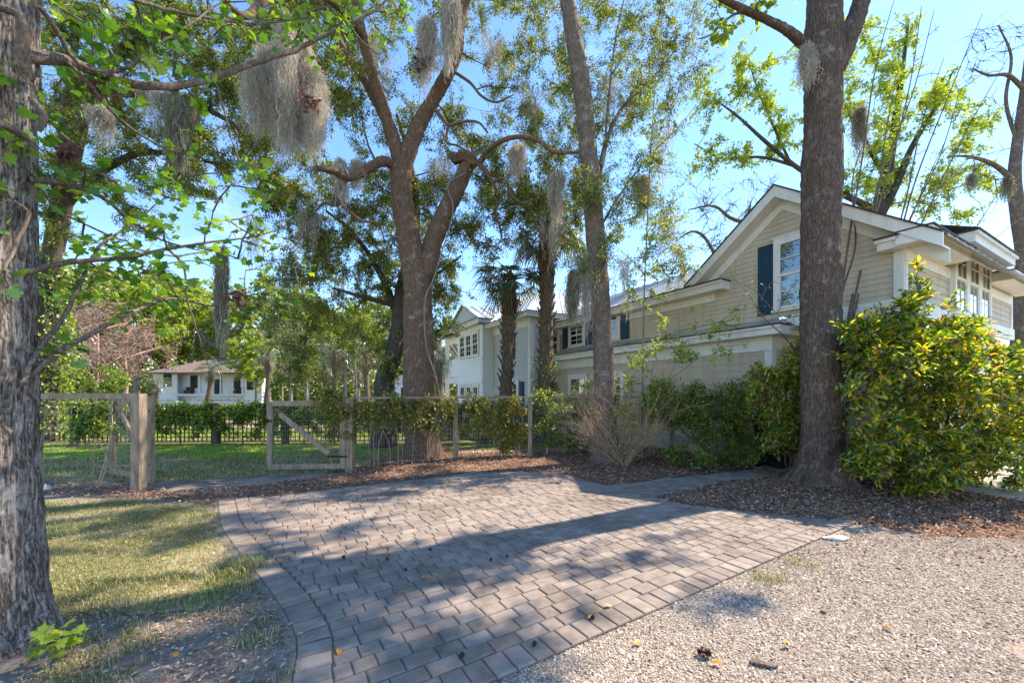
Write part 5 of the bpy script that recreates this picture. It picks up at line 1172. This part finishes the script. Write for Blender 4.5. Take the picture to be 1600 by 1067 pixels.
# vines on the wire fence: one plant per stretch
def vine(label, a, b, n, z0, z1, leafn=70, mat='lf_vine', ll=.06):
    a = np.asarray(a, float); b = np.asarray(b, float)
    c = []
    for k in range(n):
        t = RNG.random(); p = a + (b - a) * t; h = .35 + .75 * vnoise(np.array([[p[0] * 2.3, p[1], z0 * 9]]))[0]; tz = RNG.beta(2.0, 1.2)
        if RNG.random() > .25 + 1.0 * vnoise(np.array([[p[0] * 1.7 + 7, 3., tz * 2.5]]))[0]: continue
        c.append((p[0], p[1] - .03 + RNG.normal() * .10, z0 + (z1 - z0) * min(1.06, tz * (.55 + .55 * h)), RNG.uniform(.10, .24)))
    st = []
    for k in range(max(3, n // 8)):
        p = a + (b - a) * RNG.random(); st.append((np.array([[*p, 0], [*(p + RNG.normal(size=2) * .06), .5], [*(p + RNG.normal(size=2) * .1), 1.0], [*(p + RNG.normal(size=2) * .15), z1]]), [.010, .008, .007, .004]))
    bs = np.array([*((a + b) / 2), 0])
    return shrub('vine', label, 'vine', bs, st, c, M[mat], M['twig_tan'], leafn * 5.5, ll * 1.1, ll * .7, twigs=7, rmax=.006, droop=.15, up=.02, tw_r=.0022, jit=.2)
vine('leafy vine heaped over the post beside the half open gate', G(505, 735)[:2], fp[0], 44, .70, 1.68, 120)
vine('yellow green vine along the fence rail left of the large oak', fp[0], fp[1] + [-.2, 0], 62, .75, 1.58, 100)
vine('vine hanging in front of the foot of the large oak', fp[1] + [-.4, -.3], fp[2], 34, .55, 1.55, 80)
vine('brownish vine on the fence right of the large oak', fp[2], fp[2] * .45 + fp[3] * .55, 40, .5, 1.58, 90)
vine('tall yellow green vine clump before the middle fence post', fp[2] * .45 + fp[3] * .55, fp[3] + [-.15, 0], 60, .05, 1.58, 110)
vine('dark leaved vine right of the middle fence post', fp[3] + [.1, 0], fp[4], 64, .1, 1.6, 100, 'lf_hedge')
vine('vine on the short fence rail beside the nearest trunk', [-7.2, 6.72], [l0[0] - .6, l0[1]], 18, .8, 1.55, 70, 'lf_hedge', .07)
cl = clumps([(860, 960, 595, 640, 10.6, 11.8, 26), (960, 1040, 610, 660, 9.6, 10.8, 14)], (.25, .4)); bb = np.array([2.0, 11.1, 0])
shrub('leafy_shrub', 'yellow green shrub behind the fence below the shaded wing', 'shrub', bb, stems_from(bb, cl, 8), cl, M['lf_spring'], M['twig_grey'], 300, .065, .035, rmax=.01, tw_r=.003)
for x0_, x1_, Y, lab in ((90, 200, 19, 'dark evergreen bush behind the hedge at the left'), (-40, 100, 16, 'tall dense bush beside the ivy covered trunk')):
    cl = clumps([(x0_, x1_, 560, 640, Y, Y + 2, 30)], (.4, .7)); bb = P((x0_ + x1_) / 2, HOR, Y + 1) * [1, 1, 0]
    shrub('evergreen_bush', lab, 'bush', bb, stems_from(bb, cl, 6, .05), cl, M['lf_hedge'], M['bark_dark'], 420, .11, .07, rmax=.02, tw_r=.005)
# bare twiggy shrub
b11 = G(968, 727); tw = MB()
def twig(p, d, L, r, depth):
    k = 6; t = np.linspace(0, 1, k)[:, None]; q = p + d * L * t + np.array([0, 0, .10 * L]) * t * t + np.cumsum(RNG.normal(size=(k, 3)) * .045 * L, 0) * (t > 0)
    tw.tube(q, np.linspace(r, r * .45, k), 4, cap=False)
    if depth:
        for _ in range(RNG.integers(4, 7)):
            j = RNG.integers(2, k); e = d + RNG.normal(size=3) * .55; e[2] = e[2] * .8 + .12; e /= np.linalg.norm(e); twig(q[j], e, L * RNG.uniform(.35, .65), r * .55, depth - 1)
for k in range(52):
    a = RNG.uniform(0, 6.28); d = np.array([math.cos(a) * .75, math.sin(a) * .45, RNG.uniform(.5, 1.5)]); d /= np.linalg.norm(d)
    twig(b11 + [.05 + RNG.normal() * .08, RNG.normal() * .06, 0], d, RNG.uniform(.75, 1.55), RNG.uniform(.005, .010), 2)
o = tw.build('bare_shrub', M['twig_tan'], smooth=True, loc=b11)
bl = MB(); n = 420; q = RNG.normal(size=(n, 3)) * [.45, .3, .4] + [.25, 0, .75]; leaves(bl, q[q[:, 2] > .1], RNG.normal(size=((q[:, 2] > .1).sum(), 3)), .055, .032, T_OVAL); bl.build('leaves', M['lf_spring'], o)
tag(o, 'bare tan twiggy shrub around the foot of the slim trunk', 'shrub')

# ================================================================ SPANISH MOSS
for x, y, Y, l_, lab in ((590, 60, 10.6, 1.5, 'wispy moss threads high in the oak left of the fork'), (770, 60, 11, 1.6, 'wispy moss threads in the oak crown above the cut limb'), (830, 130, 10.5, 1.2, 'wispy moss threads between the oak and the slim trunk'), (955, 120, 9.8, 1.5, 'wispy moss threads right of the slim trunk high up'),
    (1030, 190, 10.2, 1.7, 'wispy moss threads at the right end of the slim tree crown'), (860, 330, 10, 1.5, 'wispy moss threads over the taller palm trunk'), (975, 400, 9.6, 1.6, 'wispy moss threads above the sapling by the slim trunk'), (690, 250, 11, 1.2, 'wispy moss threads behind the oak fork'), (480, 330, 10.5, 1.3, 'wispy moss threads below the horizontal oak limb'), (235, 120, 11, 1.6, 'wispy moss threads in the left oak crown'), (400, 330, 11.5, 1.6, 'wispy moss threads over the lawn at the left oak edge'), (1040, 330, 9.6, 1.3, 'wispy moss threads before the metal roof')):
    moss('spanish_moss', lab, P(x, y, Y), l_, .55, 170, strand=.007, spread_top=1.0, curl=.016, fluff=1.2)
moss('spanish_moss', 'large shaggy grey clump of moss hanging at the upper left of the big oak', P(454, 62, 6.6), 2.15, 1.02, 8500, strand=.0048, spread_top=.85, curl=.02, fluff=.5, sheet_=True)
moss('spanish_moss', 'long pale moss tassel hanging from the top of the oak fork', P(703, -10, 9.6), 2.1, .34, 1100, strand=.009, spread_top=.6)
moss('spanish_moss', 'moss hanging on the left side of the cut oak limb top', P(665, 30, 9.6), 1.9, .4, 800, strand=.008)
moss('spanish_moss', 'dim moss curtain hanging in the oak crown left of the large clump', P(280, 150, 10), 2.3, .5, 800, M['moss_g'], strand=.012)
moss('spanish_moss', 'small moss tuft under the horizontal oak limb', P(531, 250, 9.2), 1.3, .22, 420, strand=.009)
moss('spanish_moss', 'wispy moss on the oak limb beside the small tuft', P(556, 250, 9.4), .9, .2, 320, strand=.009)
moss('spanish_moss', 'heavy olive moss tassel hanging before the metal roof left of the slim trunk', P(892, 425, 9.3), 1.35, .20, 900, M['moss_g'], strand=.008)
moss('spanish_moss', 'thin pale moss streamers hanging beside the slim trunk', P(915, 395, 9.2), 2.2, .45, 420, strand=.007, taper=.9, curl=.02)
moss('spanish_moss', 'long moss streamer drooping from the left oak by the white house', P(345, 385, 12), 3.6, .35, 900, M['moss_g'], strand=.012, taper=.4)
moss('spanish_moss', 'grey moss hank on the side of the thick right trunk', P(1262, 70, 6.9), .9, .14, 380, strand=.006)
moss('spanish_moss', 'dark moss tuft in the fork of the fanning sapling', P(1345, 165, 8.1), 1.2, .18, 380, M['moss_g'], strand=.007)
moss('spanish_moss', 'moss hung in the oak branches above the palms', P(805, 225, 9.4), 1.0, .35, 420, strand=.008)
moss('spanish_moss', 'moss tassels right of the slim trunk top', P(1000, 270, 9.8), 1.3, .4, 420, strand=.008)
moss('spanish_moss', 'moss strands before the upper palm crown', P(870, 270, 9.4), 1.4, .35, 420, strand=.008)
moss('spanish_moss', 'short moss tufts under the left oak branches near the nearest trunk', P(160, 170, 9), 1.0, .5, 420, strand=.009)
moss('spanish_moss', 'small moss rag on the right edge tree', P(1573, 275, 13.4), 1.0, .15, 200, M['moss_g'], strand=.01)
moss('spanish_moss', 'moss rag on the branch tip over the house roof', P(1520, 270, 13.4), .8, .15, 160, M['moss_g'], strand=.01)
for i, (x, y, Y, lab) in enumerate(((482, 160, 5.9, 'dried dark red leaf cluster caught in the large moss clump'), (660, 100, 9.5, 'dried dark red leaf cluster below the oak top moss'), (158, 140, 2.95, 'dried red leaf cluster on the nearest maple branch'), (373, 462, 3.7, 'dried red leaf cluster on the low maple branch before the wood'), (106, 240, 2.8, 'dried red leaf cluster beside the nearest trunk'))):
    m = MB(); n = 60; leaves(m, P(x, y, Y) + RNG.normal(size=(n, 3)) * .011 * Y, RNG.normal(size=(n, 3)) + [0, 0, -.6], .011 * Y + .02, .006 * Y + .01, T_OVAL); o = m.build('dead_leaves', M['lf_red']); tag(o, lab, 'dead leaves')

# ================================================================ GROUND COVER
gb = MB()
def blades(pts, h, w, lean=.5):
    n = len(pts); a = RNG.uniform(0, 6.28, n); hh = h * RNG.uniform(.45, 1.3, n); d = np.stack([np.cos(a), np.sin(a)], 1); s = np.stack([-d[:, 1], d[:, 0]], 1) * (w / 2)
    ln = hh * RNG.uniform(.2, 1.6, n) * lean
    z = np.full(n, -.008)
    V = np.empty((n, 5, 3)); V[:, 0, :2] = pts - s; V[:, 1, :2] = pts + s; V[:, 0, 2] = V[:, 1, 2] = z
    mid = pts + d * (ln * .4)[:, None]; V[:, 2, :2] = mid + s * .8; V[:, 3, :2] = mid - s * .8; V[:, 2, 2] = V[:, 3, 2] = hh * .62
    V[:, 4, :2] = pts + d * ln[:, None]; V[:, 4, 2] = hh * (1 - .25 * lean)
    b = (np.arange(n) * 5)[:, None]
    off = gb.n
    gb.add(V.reshape(-1, 3), b + np.array([[0, 1, 2, 3]])); gb.L.append((b + np.array([[3, 2, 4]]) + off).ravel()); gb.S.append(np.full(n, 3))
def patchy(poly, n, thr=.45, sc=2.2, seed=0):
    q = scatter(poly, n); v = vnoise(np.c_[q * sc + seed, np.zeros(len(q))]) * .65 + vnoise(np.c_[q * sc * 3.1 + seed, np.zeros(len(q)) + 5]) * .35
    return q[v > thr + RNG.normal(size=len(q)) * .06]
jit_ = lambda q: q + RNG.normal(size=q.shape) * .11
blades(jit_(patchy(lawn_poly, 80000, .42)), .03, .0035, 1.6)
blades(jit_(patchy(lawn_poly, 12000, .60, 1.6, 3)), .05, .004, .8)
blades(patchy(lawn2, 90000, .34), .06, .008, .8)
blades(patchy(A2([(60, 960), (460, 940), (470, 1066), (30, 1066)]), 9000, .66, 3.5), .04, .004, .8)
blades(G(376, 890)[:2] + RNG.normal(size=(900, 2)) * [.10, .13], .10, .005, .8)
for x, y, k in ((1205, 905, 220), (1250, 880, 120), (330, 805, 250), (215, 1000, 200), (405, 1000, 160), (270, 905, 500), (150, 915, 400), (1188, 765, 60)):
    blades(G(x, y)[:2] + RNG.normal(size=(k, 2)) * [.10, .06], .06, .004, .8)
tag(gb.build('grass', M['grass']), kind='stuff')
gb = MB()
blades(patchy(np.array([(-14, 9.6), (-3.0, 9.9), (-1.5, 10.9), (1.2, 11.7), (1.6, 12.6), (-15, 12.3)]), 70000, .40, .8, 2), .07, .011, .8)
blades(jit_(patchy(lawn_poly, 14000, .60, 1.3, 8)), .055, .005, .8)
blades(scatter(np.array([(-24, 13.6), (3, 14.2), (2, 17), (-24, 17)]), 24000), .09, .02, .8)
tag(gb.build('lawn_grass', M['grass_green']), kind='stuff')
lt = MB()
def litter(poly, n, size, zmax=.03, mat=None):
    q = scatter(poly, n); z = RNG.random(len(q)) ** 2 * zmax + .006
    A = RNG.normal(size=(len(q), 3)); A[:, 2] *= .22
    leaves(lt, np.c_[q, z], A, size, size * .45, T_LEAF, flat=2.0)
litter(mulchA, 16000, .055, .05); litter(mulchB, 11000, .05, .045)
litter(A2([(560, 712), (1180, 716), (1100, 700), (600, 694)]), 2500, .055, .04)
litter(A2([(60, 955), (460, 925), (480, 1066), (20, 1066)]), 420, .04, .010)
litter(lawn_poly, 900, .035, .02); litter(A2([(40, 770), (330, 790), (230, 755), (40, 755)]), 1500, .05, .03)
litter(patio, 260, .026, .004 ); litter(gravel_poly, 1500, .024, .008); litter(A2([(1060, 830), (1345, 812), (1640, 835), (1640, 880), (1300, 865), (1240, 880)]), 700, .04, .015)
litter(A2([(345, 790), (450, 776), (740, 742), (1020, 778), (1190, 805), (1100, 812), (900, 790), (700, 765), (400, 800)]), 500, .035, .008)
litter(A2([(1180, 730), (1300, 745), (1330, 800), (1560, 800), (1600, 830), (1345, 822), (1180, 804)]), 2500, .045, .03)
tag(lt.build('leaf_litter', M['lf_litter']), kind='stuff')
# gravel stones, finest near the camera
pm_ = MB()
def pebbles(q, size):
    n = len(q); s = size * RNG.lognormal(0, .35, n)
    T = np.array([[1, 0, 0], [.3, .95, 0], [-.8, .55, 0], [-.8, -.6, 0], [.35, -.9, 0], [0, 0, .75], [.0, 0, -.5]])
    a = RNG.uniform(0, 6.28, n); ca, sa = np.cos(a), np.sin(a); V = T[None] * (1 + RNG.normal(size=(n, 7, 1)) * .16) * s[:, None, None] * .5 * np.stack([RNG.uniform(.8, 1.4, n), RNG.uniform(.6, 1, n), RNG.uniform(.5, .9, n)], 1)[:, None, :]
    X = V[..., 0] * ca[:, None] - V[..., 1] * sa[:, None]; Y = V[..., 0] * sa[:, None] + V[..., 1] * ca[:, None]; tl = RNG.normal(size=(n, 2)) * .3
    Z = V[..., 2] + X * tl[:, :1] + Y * tl[:, 1:]
    V = np.stack([X + q[:, :1], Y + q[:, 1:2], Z + (s * .12)[:, None] - .004], -1)
    F = np.array([[i, (i + 1) % 5, 5] for i in range(5)]); pm_.add(V.reshape(-1, 3), (F[None] + (np.arange(n) * 7)[:, None, None]).reshape(-1, 3))
gnear = np.vstack([[O_P - EP * 1.3], [O_P + EP * 1.5], [(3.1, 2.7), (3.1, 1.9), (-.6, 1.9)]])
gmid = np.vstack([[O_P + EP * 1.2], [O_P + EP * 3.15], A2([(1345, 820), (1460, 838), (1640, 842)]), [(6.6, 3.4), (2.2, 2.3)]])
pebbles(scatter(gnear, 42000), .0105); pebbles(scatter(gmid, 52000), .0125)
pebbles(scatter(gravel_poly, 900), .02)
ed = O_P + EP * RNG.uniform(-1.2, 3, 900)[:, None] + EQ * (RNG.exponential(.05, 900))[:, None]; pebbles(ed, .010)
for x, y in ((880, 945), (855, 965), (550, 1046), (905, 985)): 
    pebbles(G(x, y)[:2] + RNG.normal(size=(40, 2)) * .06, .011)
pebbles(scatter(A2([(60, 962), (430, 945), (455, 1064), (20, 1064)]), 900), .011)
o = pm_.build('gravel', M['pebble']); tag(o, kind='stuff')
# fallen leaves and seed balls one can point at
ol = MB(); leaves(ol, np.zeros((1, 3)), np.array([[1., .2, .1]]), .062, .034, T_OVAL, flat=3.)
for i, (x, y, lab) in enumerate(((530, 1019, 'orange fallen leaf on a paver near the bent left border'), (278, 1030, 'orange fallen leaf on the bare soil in front'), (233, 962, 'orange fallen leaf on the soil right of the nearest trunk'), (667, 905, 'orange fallen leaf in the middle of the paving'), (258, 937, 'orange fallen leaf at the edge of the dry lawn'), (957, 952, 'orange fallen leaf on a paver close to the gravel'), (930, 968, 'curled orange leaf beside the dark seed on the paving'), (1130, 1042, 'orange fallen leaf on the gravel in front'), (1235, 1010, 'orange fallen leaf on the sunny gravel'), (990, 1010, 'orange leaf on the gravel next to the paving edge'), (1380, 980, 'orange leaf far out on the gravel'))):
    o = ol.build('fallen_leaf', M['lf_orange']) if i == 0 else bpy.data.objects.new('fallen_leaf', lm0)
    if i == 0: lm0 = o.data
    else: COL.objects.link(o)
    o.location = (*G(x, y)[:2], .022); o.rotation_euler = (RNG.normal() * .2, RNG.normal() * .2, RNG.uniform(0, 6)); tag(o, lab, 'leaf', 'orange fallen leaves')
sd = MB(); th = np.linspace(.0, math.pi, 7); V = np.array([[math.sin(a) * math.cos(p) * r, math.sin(a) * math.sin(p) * r, math.cos(a) * r] for a in th for p in np.arange(12) / 12 * 6.283 for r in [.014 * RNG.uniform(.75, 1.25)]])
i_ = np.arange(6)[:, None] * 12; j_ = np.arange(12)[None]; sd.add(V, np.stack([i_ + j_, i_ + 12 + j_, i_ + 12 + (j_ + 1) % 12, i_ + (j_ + 1) % 12], -1).reshape(-1, 4))
for i, (x, y) in enumerate(((634, 895), (605, 878), (537, 875), (767, 879), (792, 874), (722, 1031), (835, 1013), (926, 971), (672, 862))):
    o = sd.build('seed_ball', M['seed']) if i == 0 else bpy.data.objects.new('seed_ball', sm0)
    if i == 0: sm0 = o.data
    else: COL.objects.link(o)
    o.location = (*G(x, y)[:2], .034); o.rotation_euler = (i, i * 2, i * .7); tag(o, 'small dark brown seed ball lying on the grey paving', 'seed ball', 'seed balls on the paving')
pc = MB()
for k in range(70):
    z = k / 70; a = k * 2.399; r = .035 * math.sin(math.pi * (.12 + .82 * z)); c = np.array([math.cos(a) * r, math.sin(a) * r, (z - .5) * .11]); d = np.array([math.cos(a), math.sin(a), .5]); s = np.array([-math.sin(a), math.cos(a), 0]) * .009
    pc.add([c * .4, c - s + d * .004, c + d * .016, c + s + d * .004], [(0, 1, 2, 3)])
pc.tube([(0, 0, -.05), (0, 0, .05)], [.014, .01], 8)
o = pc.build('pine_cone', M['seed']); o.scale = (.72, .72, .72); o.location = (*G(1100, 1026)[:2], .03); o.rotation_euler = (1.5, .2, 1.2); tag(o, 'brown pine cone lying on the gravel in front', 'pine cone')
bk = MB(); bk.prism([(0, 0, 0), (.13, .02, .0), (.15, .05, .0), (.02, .045, 0)], (0, 0, .012)); 
o = bk.build('bark_chip', M['bark_mid']); o.location = (*G(1170, 1038)[:2], .012); o.rotation_euler = (0, .05, -.5); tag(o, 'flat piece of bark on the gravel beside the pine cone', 'bark')

# ================================================================ LIGHT, SKY, CAMERA
SUN_EL, SUN_AZ = 50.0, math.degrees(math.atan2(.893, .45))
w = bpy.data.worlds.new('World'); SC.world = w; w.use_nodes = True
nt = w.node_tree; nt.nodes.clear(); L = nt.links.new
sky = N(nt, 'ShaderNodeTexSky', sky_type='NISHITA'); sky.sun_disc = False; sky.sun_elevation = R_(SUN_EL); sky.sun_rotation = R_(SUN_AZ); sky.air_density = 1.0; sky.dust_density = .1; sky.ozone_density = 2.5
tc = N(nt, 'ShaderNodeTexCoord'); mp = N(nt, 'ShaderNodeMapping'); mp.inputs['Scale'].default_value = (1.2, 1.2, 3.2); mp.inputs['Rotation'].default_value = (0, .2, .5)
nz = N(nt, 'ShaderNodeTexNoise'); nz.inputs['Scale'].default_value = 2.6; nz.inputs['Detail'].default_value = 8; nz.inputs['Roughness'].default_value = .6
L(tc.outputs['Generated'], mp.inputs[0]); L(mp.outputs[0], nz.inputs['Vector'])
cr = ramp(nt, [(.58, (0, 0, 0)), (.84, (.4, .4, .4))]); L(nz.outputs[0], cr.inputs[0])
mx = N(nt, 'ShaderNodeMix', data_type='RGBA'); mx.inputs[7].default_value = (7.5, 7.8, 8.2, 1); L(cr.outputs[0], mx.inputs[0]); L(sky.outputs[0], mx.inputs[6])
bg = N(nt, 'ShaderNodeBackground'); bg.inputs[1].default_value = .138; hs = N(nt, 'ShaderNodeHueSaturation'); hs.inputs['Saturation'].default_value = 1.13; hs.inputs['Hue'].default_value = .502; L(mx.outputs[2], hs.inputs['Color']); L(hs.outputs[0], bg.inputs[0]); L(bg.outputs[0], N(nt, 'ShaderNodeOutputWorld').inputs[0])
ld = bpy.data.lights.new('sun', 'SUN'); ld.energy = 3.8; ld.angle = R_(.5); ld.color = (1, .89, .74)
lo = bpy.data.objects.new('sun', ld); COL.objects.link(lo)
e, a = R_(SUN_EL), R_(SUN_AZ)
lo.rotation_euler = Vector((math.sin(a) * math.cos(e), math.cos(a) * math.cos(e), math.sin(e))).to_track_quat('Z', 'Y').to_euler()
lo.location = (10, 5, 30)
cd = bpy.data.cameras.new('camera'); cam = bpy.data.objects.new('camera', cd); COL.objects.link(cam); SC.camera = cam
cam.location = (0, 0, H_CAM); cam.rotation_euler = (R_(90), 0, 0)
cd.sensor_width = 36; cd.lens = F_PX / 1600 * 36; cd.shift_x = 0; cd.shift_y = (HOR - 533.5) / 1600; cd.clip_start = .05; cd.clip_end = 3000
SC.view_settings.view_transform = 'Standard'; SC.view_settings.look = 'None'; SC.view_settings.exposure = 1.5; SC.view_settings.gamma = 1
cy = SC.cycles
cy.max_bounces = 7; cy.diffuse_bounces = 4; cy.glossy_bounces = 2; cy.transmission_bounces = 4; cy.transparent_max_bounces = 8
cy.caustics_reflective = False; cy.caustics_refractive = False; cy.use_adaptive_sampling = True; cy.adaptive_threshold = .015
cy.use_denoising = True
try:
    cy.denoiser = 'OPENIMAGEDENOISE'; cy.denoising_prefilter = 'ACCURATE'; cy.denoising_input_passes = 'RGB_ALBEDO_NORMAL'
except Exception: pass
cy.sample_clamp_indirect = 6
